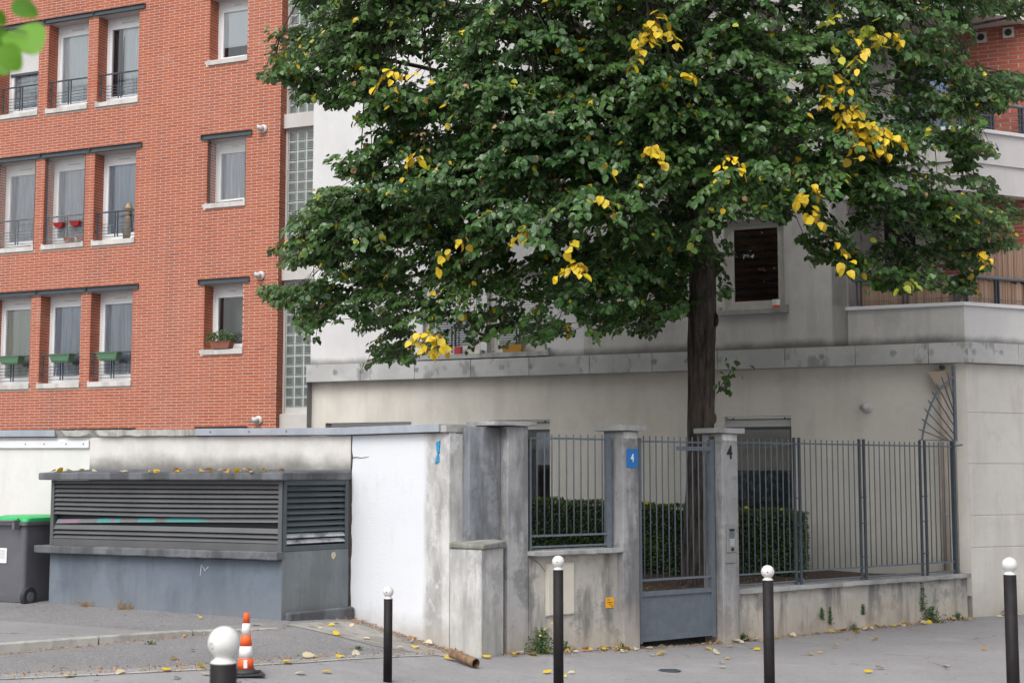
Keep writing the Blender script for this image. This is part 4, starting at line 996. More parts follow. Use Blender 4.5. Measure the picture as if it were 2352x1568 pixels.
MB().box(.05,SLN+.02,-.10,-.006,-.1,.335).build('side_plinth',M_SLAB,bs,rot=(0,0,sang),bevel=.02)
m=slab_part('ledge',M_SLAB,bs,-BLN-.16,.012,-.11,.3,.912,1.003,.012,rough=.008)
pl=[(-BLN-.13,-.10),(.06,-.10),(sx_+.02,sy_-.06),(sx_-.02,sy_+.2),(-BLN-.13,1.0)]
MB().prism(pl,1.79,[1.875,1.875,1.88,1.915,1.93]).build('roof_slab',M_SLAB,bs,bevel=.014)
# dark inside
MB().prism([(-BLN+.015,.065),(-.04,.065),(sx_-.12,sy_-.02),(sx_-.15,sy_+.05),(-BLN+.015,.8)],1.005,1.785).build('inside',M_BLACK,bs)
fr=MB(); fr.box(-BLN,-BLN+.05,-.01,.06,1.004,1.788); fr.box(-.05,.0,-.01,.06,1.004,1.788); fr.box(-BLN+.05,-.05,.0,.05,1.745,1.788); fr.box(-BLN+.05,-.05,-.005,.04,1.004,1.085)
fr.build('louvre_frame',M_LOUV,bs)
def slat(x0,x1,z,parent,mat,rot=None,sag=0,tilt=0,h=.05,name='slat',dy=0,label=None):
    m=MB(); n=10
    for i in range(n+1):
        t_=i/n; x=x0+(x1-x0)*t_; zz=z+sag*math.sin(math.pi*t_)+tilt*t_
        m.v+=[(x,-.010+dy,zz),(x,.022+dy,zz+h),(x,.026+dy,zz+h-.003),(x,-.004+dy,zz-.004)]
        if i:
            a=(i-1)*4; b=i*4
            for e in range(4): m.f.append((a+e,b+e,b+(e+1)%4,a+(e+1)%4))
    m.f+=[(0,1,2,3),tuple(reversed(range(n*4,n*4+4)))]
    return m.build(name,mat,parent,rot=rot,label=label)
for i in range(7): slat(-BLN+.05,-.05,1.696-i*.0525,bs,M_LOUV,sag=-.002*i,h=.037)
slat(-BLN+.08,-.055,1.268,bs,M_GRAF,sag=.008,tilt=.055,h=.048,dy=.012,label='bent slat with turquoise and pink graffiti')
for i in range(3): slat(-BLN+.05,-.05,1.200-i*.0540,bs,M_LOUV,sag=.002,h=.038+.016*(i==0))
fr=MB(); fr.box(.012,.055,-.012,.05,1.004,1.788); fr.box(SLN-.06,SLN-.01,-.012,.05,1.004,1.788); fr.box(.055,SLN-.06,-.008,.05,1.735,1.788); fr.box(.055,SLN-.06,-.008,.05,1.004,1.06)
fr.build('louvre_frame',M_LOUVG,bs,rot=(0,0,sang),label='darker green-grey frame on the short side')
for i in range(10): slat(.055,SLN-.06,1.675-i*.0655,bs,M_LOUVG if i<8 else M_LOUVW,rot=(0,0,sang),h=.044,label='slat smeared with white paint' if i>=8 else None)
# scratched mark on the base wall
mk=[BFm.uv(u,v,.002) for u,v in ((460,1320),(463,1296),(471,1310),(479,1300),(474,1306))]
MB().tube([(a,-.003,b) for a,b in mk],.005,5).build('chalk_mark',M_VENT,bs)
# ------------------------------------------------------------------ WHEELIE BIN
Wc=P(53,1375,17.35); th=R(-24)
bn=thing('wheelie_bin','dark grey wheelie bin with green lid left of the louvred shelter','bin',None,None,(Wc.x,Wc.y,.262),th)
# local: x to the left(-) along the rear face, y back, corner at origin
def rrect(x0,x1,y0,y1,r,z,n=4):
    pts=[]
    for cx_,cy_,a0 in ((x1-r,y0+r,-90),(x1-r,y1-r,0),(x0+r,y1-r,90),(x0+r,y0+r,180)):
        for i in range(n+1): a=R(a0+90*i/n); pts.append((cx_+r*math.cos(a),cy_+r*math.sin(a),z))
    return pts
def loft(rings):
    m=MB(); k=len(rings[0])
    for r in rings: m.v+=r
    for i in range(len(rings)-1):
        for j in range(k): a=i*k+j; b=i*k+(j+1)%k; m.f.append((a,b,b+k,a+k))
    m.f.append(tuple(reversed(range(k)))); m.f.append(tuple(range((len(rings)-1)*k,len(rings)*k))); return m
loft([rrect(-.54,-.05,.06,.62,.04,.05),rrect(-.55,-.04,.05,.64,.04,.12),rrect(-.57,-.01,.01,.72,.05,.98)]).build('body',M_BIN,bn,smooth=False,bevel=.006)
loft([rrect(-.60,.02,-.02,.76,.05,.975),rrect(-.60,.02,-.02,.76,.05,1.02)]).build('rim',M_BIN,bn,bevel=.006)
loft([rrect(-.59,.01,-.0,.76,.05,1.022),rrect(-.58,.0,.02,.74,.08,1.065),rrect(-.50,-.08,.12,.66,.10,1.095)]).build('lid',M_BINL,bn,bevel=.006)
MB().tube([(-.50,-.09,1.03),(-.08,-.09,1.03)],.017,10).build('handle',M_BIN,bn,smooth=True)
for x in (-.50,-.10): MB().box(x-.02,x+.02,-.10,0,.93,1.045).build('handle_arm',M_BIN,bn,bevel=.005)
for x in (-.12,-.47): MB().tube([(x-.03,-.03,1.045),(x+.03,-.03,1.045)],.022,10).build('hinge',M_BINL,bn)
for x,s1 in ((-.0,1),(-.62,-1)):
    wh=MB().tube([(x-.03,.09,.12),(x-.022,.09,.12),(x+.022,.09,.12),(x+.03,.09,.12)],[.108,.12,.12,.108],26).build('wheel',M_RUBBER,bn,smooth=False)
    MB().tube([(x+.031,.09,.12),(x+.036,.09,.12)],[.062,.04],18).build('rim_disc',M_BIN,wh)
MB().tube([(-.6,.07,.10),(.0,.07,.10)],.012,8).build('axle',M_STEELD,bn)
MB().box(-.46,-.30,-.0,.003,.52,.70).build('label_sticker',M_WHITE,bn,(0,.02,0))
for q in range(3): MB().box(-.44,-.33,-.003,-.0005,.57+q*.04,.605+q*.04).build('print_line',M_VENT,bn,(0,.02,0))
# ------------------------------------------------------------------ BOLLARDS
def bollard(u,vt,Y,lb,rb=.052):
    top=P(u,vt,Y); g=gz(top.x,Y) if Y>6 else .15
    t=thing('bollard',lb,'bollard',None,'dark bollards with white balls',(top.x,Y,g)); H=top.z-g; r=rb*.83
    zc=H-rb
    MB().lathe([(r,0),(r,zc-rb*1.28)],28).build('post',M_BLACKP,t,smooth=True)
    prof=[(r*1.0,zc-rb*1.275),(r*1.0,zc-rb*1.22),(rb*.60,zc-rb*1.02),(rb*.56,zc-rb*.92)]
    n=14
    for i in range(n+1):
        a=-55+145*i/n; prof.append((max(.0005,rb*math.cos(R(a))),zc+rb*math.sin(R(a))))
    MB().lathe(prof,28).build('ball',M_WHITEP,t,smooth=True)
    return t,zc,rb
bl=[(515,1437,4.76,'large near bollard in the foreground left in front of the traffic cone',.0525),(892,1346,12.9,'bollard in front of the white wall',.0475),(1282,1275,12.5,'bollard in front of the cream meter box',.0535),(1763,1297,11.6,'bollard in front of the long right railing, nearest the gate',.0525),(2318,1279,10.0,'bollard at the right picture edge before the corner pier',.0525)]
for i,(u,v,Y,lb,rb) in enumerate(bl):
    t,zc,rb=bollard(u,v,Y,lb,rb)
    if i in (1,2,3):
        o=MB().lathe([(.0055,0),(.0055,.002)],12).build('red_sticker',M_RED,t,(-.012,-rb*.985,zc),(math.pi/2,0,0))
    if i==0:
        m=MB(); pts=[]
        for k in range(10):
            a=2*math.pi*k/10; th_=R(-128)+.16*math.cos(a)*(1+.3*random.random()); ph=R(-8)+.20*math.sin(a)*(1+.3*random.random()); q=rb*1.004
            pts.append((q*math.cos(th_)*math.cos(ph),q*math.sin(th_)*math.cos(ph),zc+q*math.sin(ph)))
        m.poly(*pts).build('chipped_patch',M_RUST,t)
# ------------------------------------------------------------------ TRAFFIC CONE
p=P(559,1533,12.35); gzc=gz(p.x,p.y)+.008
t=thing('traffic_cone','orange and white striped traffic cone behind the foreground bollard','traffic cone',None,None,(p.x,p.y+.1,gzc),R(18))
m=MB(); m.prism([(-.15,-.15),(.15,-.15),(.15,.15),(-.15,.15)],0,.018); m.build('base',M_RUBBER,t,bevel=.006)
MB().lathe([(.125,.019),(.088,.04),(.077,.052)],28).build('foot',M_RUBBER,t,smooth=True)
zz=[.052,.155,.265,.375,.465,.515]; rr=lambda z:.072-.048*(z-.052)/.46
for i,(a,b) in enumerate(zip([.052,.145,.245,.340],[.145,.245,.340,.438])):
    if i<4: MB().lathe([(rr(a),a),(rr(b),b)],28).build('stripe',M_CONEW if i%2 else M_ORANGE,t,smooth=True,label='white stripe' if i%2 else None)
MB().lathe([(rr(.438),.4385),(rr(.515),.522),(rr(.515)*.7,.527)],28).build('tip',M_ORANGE,t,smooth=True)
MB().box(-.013,.017,-.076,-.070,.065,.135).build('sticker',M_CONEW,t,rot=(0,0,R(-10)))
# clay pipe on the ground
p0=P(1038,1481,14.75); p1=P(1093,1494,14.35); g0=gz(p0.x,p0.y)+.07; g1=gz(p1.x,p1.y)+.055
a=Vector((p0.x,p0.y,g0)); b=Vector((p1.x,p1.y,g1)); m=MB(); m.tube([a,b],.045,18,cap=False); m.tube([b,a],.036,18,cap=False)
tag(m.build('clay_pipe',M_RUST,None,smooth=True),'short rusty brown pipe lying at the foot of the wall block','pipe')
# manhole grate
p=P(1537,1503,15.0); g=gz(p.x,p.y)
t=thing('drain_cover','small round cast iron cover in the pavement before the gate','drain cover',None,None,(p.x,p.y,g)); MB().lathe([(.12,0),(.12,.008)],24).build('disc',M_STEELD,t)
for i in range(5): MB().box(-.09,.09,-.08+i*.036,-.068+i*.036,.0085,.0125).build('rib',M_LINTEL,t)
# ------------------------------------------------------------------ VEGETATION
# leaf template: broad heart shaped, folded along the midrib, curled
LV=[(0,0,0),(-.36,.10,.05),(-.46,.42,.06),(-.30,.76,.0),(0,1.02,-.14),(.30,.76,.0),(.46,.42,.06),(.36,.10,.05),(0,.45,-.04),(0,.76,-.07)]
LFc=[(0,8,2,1),(8,9,3,2),(9,4,3),(0,7,6,8),(8,6,5,9),(9,5,4)]
class Foliage:
    def __init__(s): s.items=[]   # (pos, dir(tip), normal, size, kind)
    def add(s,p,d,n,size,kind=0): s.items.append((p,d,n,size,kind))
def leafmesh(items,name,mat,parent):
    v=[];f=[]
    for p,d,n,sz,k in items:
        x=d.cross(n); b=len(v); cu=random.uniform(-.4,2.4); wd=random.uniform(.7,1.1)
        for a in LV:
            q=p+x*(a[0]*sz*wd)+d*(a[1]*sz)+n*(a[2]*sz*cu); v.append((q.x,q.y,q.z))
        for fc in LFc: f.append(tuple(b+i for i in fc))
    me=bpy.data.meshes.new(name); me.from_pydata(v,[],f); me.update(); me.materials.append(mat)
    o_=bpy.data.objects.new(name,me); C.objects.link(o_); o_.parent=parent; return o_
lm_cache={}
def leafobj(it,parent,name='leaf',mats=None):
    p,d,n,sz,k=it; mat=mats[k]
    if k not in lm_cache:
        lm_cache[k]=[]
        for cu in (.2,.9,1.5):
            m=MB(); m.v=[(a[0],a[1],a[2]*cu) for a in LV]; m.f=list(LFc); lm_cache[k].append(m.mesh(name,mat))
    x=d.cross(n); M_=Matrix(((x.x*sz,d.x*sz,n.x*sz,p.x),(x.y*sz,d.y*sz,n.y*sz,p.y),(x.z*sz,d.z*sz,n.z*sz,p.z),(0,0,0,1)))
    o_=bpy.data.objects.new(name,random.choice(lm_cache[k])); C.objects.link(o_)
    if parent: o_.parent=parent
    o_.matrix_local=M_; return o_
TM={0:M_LEAF,1:M_LEAFY,2:M_LEAFL,3:M_LEAFT}
SIL=[(640,-330),(640,-60),(670,0),(697,27),(708,41),(733,44),(716,63),(705,55),(664,66),(610,60),(615,82),(612,115),(623,134),(648,142),(623,149),(588,164),(604,180),(643,180),(662,188),(664,210),(681,219),(689,243),(705,232),(735,232),(763,243),(793,243),(807,232),(826,219),(850,235),(842,254),(820,257),(815,284),(850,279),(889,273),(916,273),(889,287),(848,306),(820,314),(834,325),(837,339),(796,350),(763,352),(744,369),(757,380),(779,383),(777,407),(807,404),(828,385),(807,421),(840,424),(811,430),(775,424),(726,433),(705,448),(711,471),(664,489),(658,524),(632,545),(606,565),(620,583),(641,580),(641,603),(667,615),(696,600),(735,603),(749,615),(737,638),(705,644),(699,653),(606,653),(588,668),(617,685),(647,703),(682,700),(676,723),(682,755),(705,788),(735,788),(743,767),(726,744),(764,726),(776,750),(781,735),(764,714),(814,723),(837,714),(802,744),(831,764),(875,744),(904,741),(881,764),(846,788),(852,808),(828,832),(843,840),(881,820),(899,835),(913,814),(931,826),(951,829),(978,814),(1007,805),(1042,808),(1057,820),(1083,820),(1112,817),(1115,793),(1153,799),(1180,770),(1215,792),(1258,792),(1262,772),(1317,765),(1297,737),(1262,718),(1258,679),(1286,702),(1321,714),(1336,726),(1364,769),(1368,792),(1375,769),(1418,761),(1461,757),(1500,772),(1516,749),(1543,729),(1582,725),(1620,690),(1656,675),(1673,671),(1684,657),(1645,629),(1670,620),(1656,587),(1701,580),(1687,559),(1645,538),(1673,502),(1705,506),(1747,495),(1779,499),(1796,510),(1818,492),(1807,471),(1832,460),(1860,510),(1891,502),(1867,516),(1832,545),(1856,569),(1863,615),(1884,601),(1923,583),(1926,618),(1955,629),(1965,654),(1990,671),(2035,661),(2074,675),(2099,657),(2116,647),(2130,671),(2165,661),(2190,668),(2208,682),(2253,678),(2236,654),(2236,625),(2274,611),(2271,583),(2313,569),(2341,569),(2334,545),(2380,517),(2380,471),(2352,467),(2288,439),(2278,408),(2222,397),(2187,415),(2165,387),(2208,387),(2243,380),(2229,355),(2292,355),(2285,337),(2246,309),(2267,278),(2236,253),(2271,249),(2310,246),(2317,225),(2370,221),(2350,165),(2306,158),(2267,176),(2257,148),(2218,130),(2232,105),(2246,84),(2229,46),(2243,21),(2257,28),(2299,25),(2324,39),(2380,32),(2420,-60),(2420,-330)]
HOLES=[[(900,120),(960,125),(1010,175),(960,205),(905,190)],[(1130,80),(1180,70),(1190,105),(1140,115)],[(1255,280),(1300,275),(1300,310)],[(1330,330),(1375,345),(1350,370)],[(1005,395),(1060,385),(1050,410)],[(795,430),(830,425),(825,445)],[(1720,200),(1745,190),(1750,230)],[(1400,180),(1440,170),(1445,200)],[(1210,500),(1250,495),(1245,525)],[(1884,453),(1955,440),(1962,500),(1900,502)],[(2106,345),(2180,341),(2190,395),(2120,400)],[(1992,135),(2060,120),(2075,215),(2000,220)],[(1962,513),(2040,500),(2046,570),(1970,560)],[(905,170),(945,150),(960,165),(930,190)],[(1850,320),(1884,316),(1900,345),(1862,352)],[(990,520),(1012,500),(1010,540)],[(1960,640),(2010,610),(2010,650)],[(1700,400),(1720,395),(1712,430)],[(2085,610),(2120,600),(2110,640)],[(930,655),(950,640),(960,690),(945,700)]]
TRUNK=P(1604,1340,18.9); TRUNK.z=.38
tree=thing('linden_tree','large linden tree with dark trunk and yellowing leaves behind the gate','tree',None,None,(0,0,0))
def tp(u,v,Y=18.9): return P(u,v,Y)
axis=[tp(1600,1375),tp(1604,1320),tp(1606,1200),tp(1609,1050),tp(1612,900),tp(1613,760),tp(1613,620),tp(1600,470)]
rad=[.27,.215,.185,.17,.172,.178,.168,.165]
fine=[];fr2=[]
for i in range(len(axis)-1):
    for k in range(6): t_=k/6; fine.append(axis[i].lerp(axis[i+1],t_)); fr2.append(rad[i]*(1-t_)+rad[i+1]*t_)
m=MB()
seg=28; ph=[random.random()*6 for _ in range(5)]
for i,p in enumerate(fine):
    for k in range(seg):
        a=2*math.pi*k/seg; z=p.z
        flare=1+.35*math.exp(-(z-.3)/.25)*(.5+.5*math.sin(a*4+ph[0]))
        q=fr2[i]*flare*(1+.055*math.sin(a*5+ph[1]+z*.7)+.04*math.sin(a*9+z*1.3+ph[2])+.05*math.sin(z*4.1+a)*math.sin(z*1.7+ph[3])+.05*(random.random()-.5))
        m.v.append((p.x+q*math.cos(a),p.y+q*math.sin(a),p.z))
for i in range(len(fine)-1):
    for k in range(seg): a=i*seg+k; b=i*seg+(k+1)%seg; m.f.append((a,b,b+seg,a+seg))
for (u,v,dx,r) in ((1648,735,.16,.075),(1644,960,.15,.06),(1583,820,-.14,.05),(1582,1000,-.15,.035),(1640,1040,.14,.035)):
    c_=tp(u,v,18.86); c_.x-=dx*.12; n=len(m.v)
    for i in range(5):
        for k in range(10): a=2*math.pi*k/10; rr_=r*math.sin(math.pi*(i+.5)/5.2); m.v.append((c_.x+(i-2)*r*.22*(1 if dx>0 else -1)+0*a,c_.y+rr_*math.cos(a),c_.z+rr_*1.3*math.sin(a)))
    for i in range(4):
        for k in range(10): a=n+i*10+k; b=n+i*10+(k+1)%10; m.f.append((a,b,b+10,a+10))
    m.f.append(tuple(n+40+k for k in range(10)))
m.build('trunk',M_BARK,tree,smooth=True)
leaders=[[tp(1600,480),tp(1575,330,18.7),tp(1520,150,18.6),tp(1478,-20,18.5),tp(1450,-260,18.4)],[tp(1604,470),tp(1680,320,19.0),tp(1755,160,19.2),tp(1800,0,19.2),tp(1820,-260,19.2)],[tp(1598,500),tp(1560,300,17.9),tp(1590,120,17.2),tp(1640,-60,17.0)]]
def smooth_path(ps,n=5):
    out=[]
    for i in range(len(ps)-1):
        p0=ps[max(i-1,0)];p1=ps[i];p2=ps[i+1];p3=ps[min(i+2,len(ps)-1)]
        for k in range(n):
            t=k/n; out.append(.5*((2*p1)+(p2-p0)*t+(2*p0-5*p1+4*p2-p3)*t*t+(3*p1-p0-3*p2+p3)*t**3))
    out.append(ps[-1]); return out
stem_pts=[p.copy() for p in fine if p.z>3.6]
for ld in leaders:
    pp=smooth_path(ld,8); n=len(pp); MB().tube(pp,[.115-.08*i/n for i in range(n)],14,jit=.08).build('branch',M_BARK,tree,smooth=True); stem_pts+=pp
# clumps
rnd=random.Random(11)
clumps=[]
def halfdepth(u,v):
    ax=(u-1480)/1000; 
    return 4.3*math.sqrt(max(.06,1-ax*ax))
def ok_depth(p):
    l=GF.L(p); r=RF.L(p)
    return l.y<-.55 and not (r.x>-.3 and r.y>-.5) and l.y<-.55
tries=0
while len(clumps)<800 and tries<60000:
    tries+=1
    u=rnd.uniform(560,2420); v=rnd.uniform(-320,830)
    if v<0 and rnd.random()<.35: continue
    if not inpoly(u,v,SIL): continue
    if u>1800 and rnd.random()<.22: continue
    if 930<u<1300 and v>640 and rnd.random()<.7: continue
    if any(inpoly(u,v,h) for h in HOLES): continue
    hd=halfdepth(u,v)*(1 if v<500 else .75)
    t=rnd.random(); dy=-hd+2*hd*t**.8 if rnd.random()<.5 else -hd*rnd.uniform(.7,1.0)
    if 1470<u<1760 and v>320 and dy<-1.6 and rnd.random()<.6: continue
    if 1460<u<1690 and 400<v<600 and dy<-1.9: continue
    Y=18.9+dy; p=P(u,v,Y)
    if not ok_depth(p): continue
    if any((p-q[0]).length<.24 for q in clumps): continue
    clumps.append((p,0))
for u,v,dy in ((1500,380,-.9),(1560,430,-1.1),(1620,400,-.9),(1680,420,-.8),(1530,500,-.9),(1600,520,-.7),(1660,490,-.8),(1580,580,-.7),(1520,570,-.9),(1700,360,-.9),(1450,440,-1.),(1480,520,-1.1),(1440,600,-1.),(1500,640,-.8),(1530,655,-.5),(1420,680,-.6),(1480,700,-.4),(1560,320,-1.),(1640,330,-1.)):
    clumps.append((P(u,v,18.9+dy),0))
# hand placed yellow sprays
YEL=[(1500,25,1),(1490,60,1),(1475,90,1),(1520,60,1),(1925,190,1),(1945,225,1),(1955,260,1),(1985,280,1),(2010,290,1),(2040,295,1),(1990,305,1),(2035,75,1),(1987,105,1),(1915,68,2),(2010,60,2),(1322,580,1),(1318,600,1),(955,795,1),(975,768,1),(990,755,1),(1385,450,1),(1510,330,1),(1190,528,1),(1865,430,1),(1870,480,1),(2272,580,1),(1955,580,1),(1542,168,1),(890,172,1),(925,160,1),(955,165,1),(950,358,1),(1680,352,1),(1042,545,1),(2240,300,3),(1165,270,3),(960,320,3),(2145,85,3),(1255,400,3),(2095,650,2)]
fol=Foliage(); limbs=[]
def leaf_ok(p,slack):
    u,v,d=proj(p)
    if d<1 or (1578<u<1648 and v>615): return False
    if any(inpoly(u,v,h) for h in HOLES): return rnd.random()<.25
    if inpoly(u,v,SIL): return True
    return slack and inpoly(u+rnd.uniform(-7,7),v+rnd.uniform(-8,3),SIL)
twigs=MB()
def spray(p,out,L_,ntw,size,kind,droop=.35,density=1.0):
    side=(Vector((-out.y,out.x,0)).normalized()+Vector((0,0,rnd.gauss(0,.38)))).normalized(); rz_=rnd.gauss(.0,.16)
    for k in range(ntw):
        a=(k/(max(1,ntw-1))-.5)*2; a=a*R(62)+rnd.gauss(0,.12)
        d=(out*math.cos(a)+side*math.sin(a)).normalized(); d.z+=rnd.uniform(-.12,.20)+rz_; l=L_*(.65+.35*math.cos(a))*rnd.uniform(.8,1.15)
        st_=p-out*L_*.45+Vector((rnd.gauss(0,.05),rnd.gauss(0,.05),rnd.gauss(0,.06)))
        n=max(3,int(l/(size*.55)*density)); pts=[]
        for i in range(n+1):
            t=i/n; q=st_+d*(l*t); q.z-=droop*l*t*t; pts.append(q)
        keep=[q for q in pts]
        keep=[q for q in pts[::max(1,n//4)] if leaf_ok(q,False)]
        if len(keep)>1: twigs.tube(keep,.004,4,cap=False)
        tang=(pts[-1]-pts[0]).normalized(); sd_=tang.cross(Vector((0,0,1))).normalized()
        for i in range(1,n+1):
            for s in (-1,1):
                q=pts[i]+sd_*s*size*rnd.uniform(.05,.5)+Vector((0,0,rnd.gauss(0,.018)))
                if not leaf_ok(q,True): continue
                dd=(tang*rnd.uniform(-.1,.9)+sd_*s*rnd.uniform(.2,1)+Vector((rnd.gauss(0,.2),rnd.gauss(0,.2),-rnd.uniform(-.05,1.05)))).normalized()
                up=Vector((rnd.gauss(0,.5),rnd.gauss(0,.5)-.2,1))+out*rnd.uniform(-.1,1.1)
                nn=(up-dd*up.dot(dd)); nn=nn.normalized()
                kk=kind
                if kind==0:
                    r_=rnd.random(); kk=1 if r_<.014 else 2 if r_<.028 else 3 if r_<.031 else 0
                sz=size*rnd.uniform(.7,1.2)*(.55 if kk==3 and kind==3 else 1)
                fol.add(q,dd,nn,sz,kk)
for p,k in clumps:
    o_=Vector((p.x-TRUNK.x,p.y-TRUNK.y,0)); 
    if o_.length<.5: o_=Vector((rnd.gauss(0,1),-1,0))
    o_.normalize(); o_=(o_+Vector((rnd.gauss(0,.3),rnd.gauss(-.15,.3),0))).normalized()
    spray(p,o_,rnd.uniform(.55,.85),7,rnd.uniform(.066,.088),0,droop=rnd.uniform(.1,.6))
for u,v,k in YEL:
    hd=halfdepth(u,v); Y=18.9-hd*.97-.25 if k!=3 else 18.9-hd*.9; p=P(u,v,Y)
    if not ok_depth(p): p=P(u,v,19.0)
    o_=Vector((p.x-TRUNK.x,p.y-TRUNK.y,0)).normalized()
    spray(p,o_,(.17 if k!=3 else .26) if not(1890<u<2060 and 150<v<320) else .24,2 if not(1890<u<2060 and 150<v<320) else 4,.098 if k!=3 else .085,k,droop=1.0,density=.8)
# small shoots on the trunk
for (u,v) in ((1668,868),(1688,835),(1672,880),(1650,645),(1668,660),(1590,690),(1560,700),(1540,705)):
    Y=18.75; p=P(u,v,Y); 
    for i in range(9):
        q=p+Vector((rnd.gauss(0,.07),rnd.gauss(0,.06),rnd.gauss(0,.06))); dd=Vector((rnd.gauss(.4,.5),rnd.gauss(-.3,.5),-.5)).normalized(); nn=Vector((rnd.gauss(0,.4),-.5,1)); nn=(nn-dd*nn.dot(dd)).normalized(); fol.add(q,dd,nn,rnd.uniform(.07,.1),0)
twigs.tube([P(1645,905,18.75),P(1660,880,18.75),P(1680,850,18.75)],.006,5); twigs.tube([P(1645,905,18.75),P(1665,885,18.7)],.005,5)
# limbs
limb_sel=[]
for p,k in sorted(clumps,key=lambda c_:-(c_[0]-TRUNK).length):
    if all((p-q).length>1.5 for q in limb_sel) and len(limb_sel)<46: limb_sel.append(p)
paths=[]
for p in limb_sel:
    hd_=math.hypot(p.x-TRUNK.x,p.y-TRUNK.y); zt_=min(max(p.z-.45*hd_,3.9),9.2)
    s0=min(stem_pts,key=lambda q:abs(q.z-zt_)+.25*math.hypot(q.x-p.x,q.y-p.y))
    mid=s0.lerp(p,.5); mid.z+=.16*hd_; mid+=Vector((rnd.gauss(0,.15),rnd.gauss(0,.15),0))
    pp=smooth_path([s0,s0.lerp(mid,.5)+Vector((0,0,.05)),mid,p],5); n=len(pp); r0=.020+.008*hd_
    MB().tube(pp,[r0*(1-i/n)**.9+.008 for i in range(n)],7,jit=.1).build('branch',M_BARK if r0>.05 else M_TWIG,tree,smooth=True); paths+=pp
for p,k in clumps:
    q=min(paths,key=lambda a:(a-p).length_squared)
    if .1<(q-p).length<1.6 and leaf_ok(q,False) and leaf_ok(q.lerp(p,.5),False):
        mid=q.lerp(p,.55)+Vector((0,0,.08)); twigs.tube([q,mid,p],[.011,.008,.005],4,cap=False)
o=twigs.build('twigs',M_TWIG,tree,smooth=True); o['kind']='stuff'
def infr(p): u,v,d=proj(p); return 0<u<2352 and 0<v<1568
its=sorted(fol.items,key=lambda it:it[0].y); near=[i for i,it in enumerate(its) if infr(it[0])][:300]; ns=set(near)
for i in near: leafobj(its[i],tree,'leaf',TM)
for k,nm in ((0,'foliage'),(1,'yellow_foliage'),(2,'lime_foliage'),(3,'dry_bracts')):
    sub=[it for i,it in enumerate(its) if it[4]==k and i not in ns]
    if sub: leafmesh(sub,nm,TM[k],tree)['kind']='stuff'
print('LEAVES',len(its),'clumps',len(clumps))
# hedge
hx0=GF.uv(1150,1150,1.6)[0]; hx1=GF.uv(1832,1180,1.6)[0]
hg=thing('hedge','dark clipped hedge running behind the railings and gate','hedge',GF.M)
hz=lambda x:1.50-(x-hx0)/(hx1-hx0)*.17
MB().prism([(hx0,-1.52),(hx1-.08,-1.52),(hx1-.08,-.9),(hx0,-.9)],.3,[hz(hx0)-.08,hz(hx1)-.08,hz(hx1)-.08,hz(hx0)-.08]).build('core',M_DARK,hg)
m=MB(); m2=MB()
for i in range(15000):
    x=random.uniform(hx0,hx1); r_=random.random()
    if r_<.68: y=-1.6+abs(random.gauss(0,.05)); z=random.uniform(.38,hz(x))
    elif r_<.92: y=random.uniform(-1.6,-.9); z=hz(x)-abs(random.gauss(0,.03))
    else: x=hx1-abs(random.gauss(0,.04)); y=random.uniform(-1.6,-.9); z=random.uniform(.45,hz(x))
    y+=.04*math.sin(x*7+z*5); (m2 if (z>hz(x)-.05 and random.random()<.35) else m).poly; leafquad(m2 if (z>hz(x)-.05 and random.random()<.30) else m,(x,y,z+.02*math.sin(x*9)),.045)
o=m.build('foliage',M_HEDGE,hg); o['kind']='stuff'; o=m2.build('top_growth',M_HEDT,hg); o['kind']='stuff'
# foreground spray of out of focus leaves, upper left
fb=thing('foreground_branch','blurred bright green leafy twig hanging into the upper left corner','branch',None,None,(0,0,0))
Yf=2.3
p0=P(-90,40,Yf); p1=P(60,75,Yf); MB().tube([p0,P(-20,60,Yf),p1],[.003,.002,.0015],6).build('twig',M_TWIG,fb)
for (u,v,u2,v2,s) in ((24,10,93,34,1.0),(38,66,84,116,1.0),(2,104,46,165,1.0),(-22,112,14,168,1.0),(-20,30,20,56,1.0),(-30,84,42,92,1.0),(-24,78,10,128,1.0)):
    a=P(u,v,Yf+random.uniform(-.04,.04)); b=P(u2,v2,Yf+random.uniform(-.04,.04)); d=(b-a); sz=d.length*s; d.normalize()
    n=Vector((random.gauss(0,.25),-1,.35)); n=(n-d*n.dot(d)).normalized(); 
    me=MB(); me.v=[(q[0]*.95,q[1],q[2]*1.2) for q in LV]; me.f=list(LFc)
    x=d.cross(n); M_=Matrix(((x.x*sz,d.x*sz,n.x*sz,a.x),(x.y*sz,d.y*sz,n.y*sz,a.y),(x.z*sz,d.z*sz,n.z*sz,a.z),(0,0,0,1)))
    o=me.build('leaf',M_LEAFN,fb,smooth=True); o.matrix_local=M_; sm=o.modifiers.new('s','SUBSURF'); sm.levels=2; sm.render_levels=2
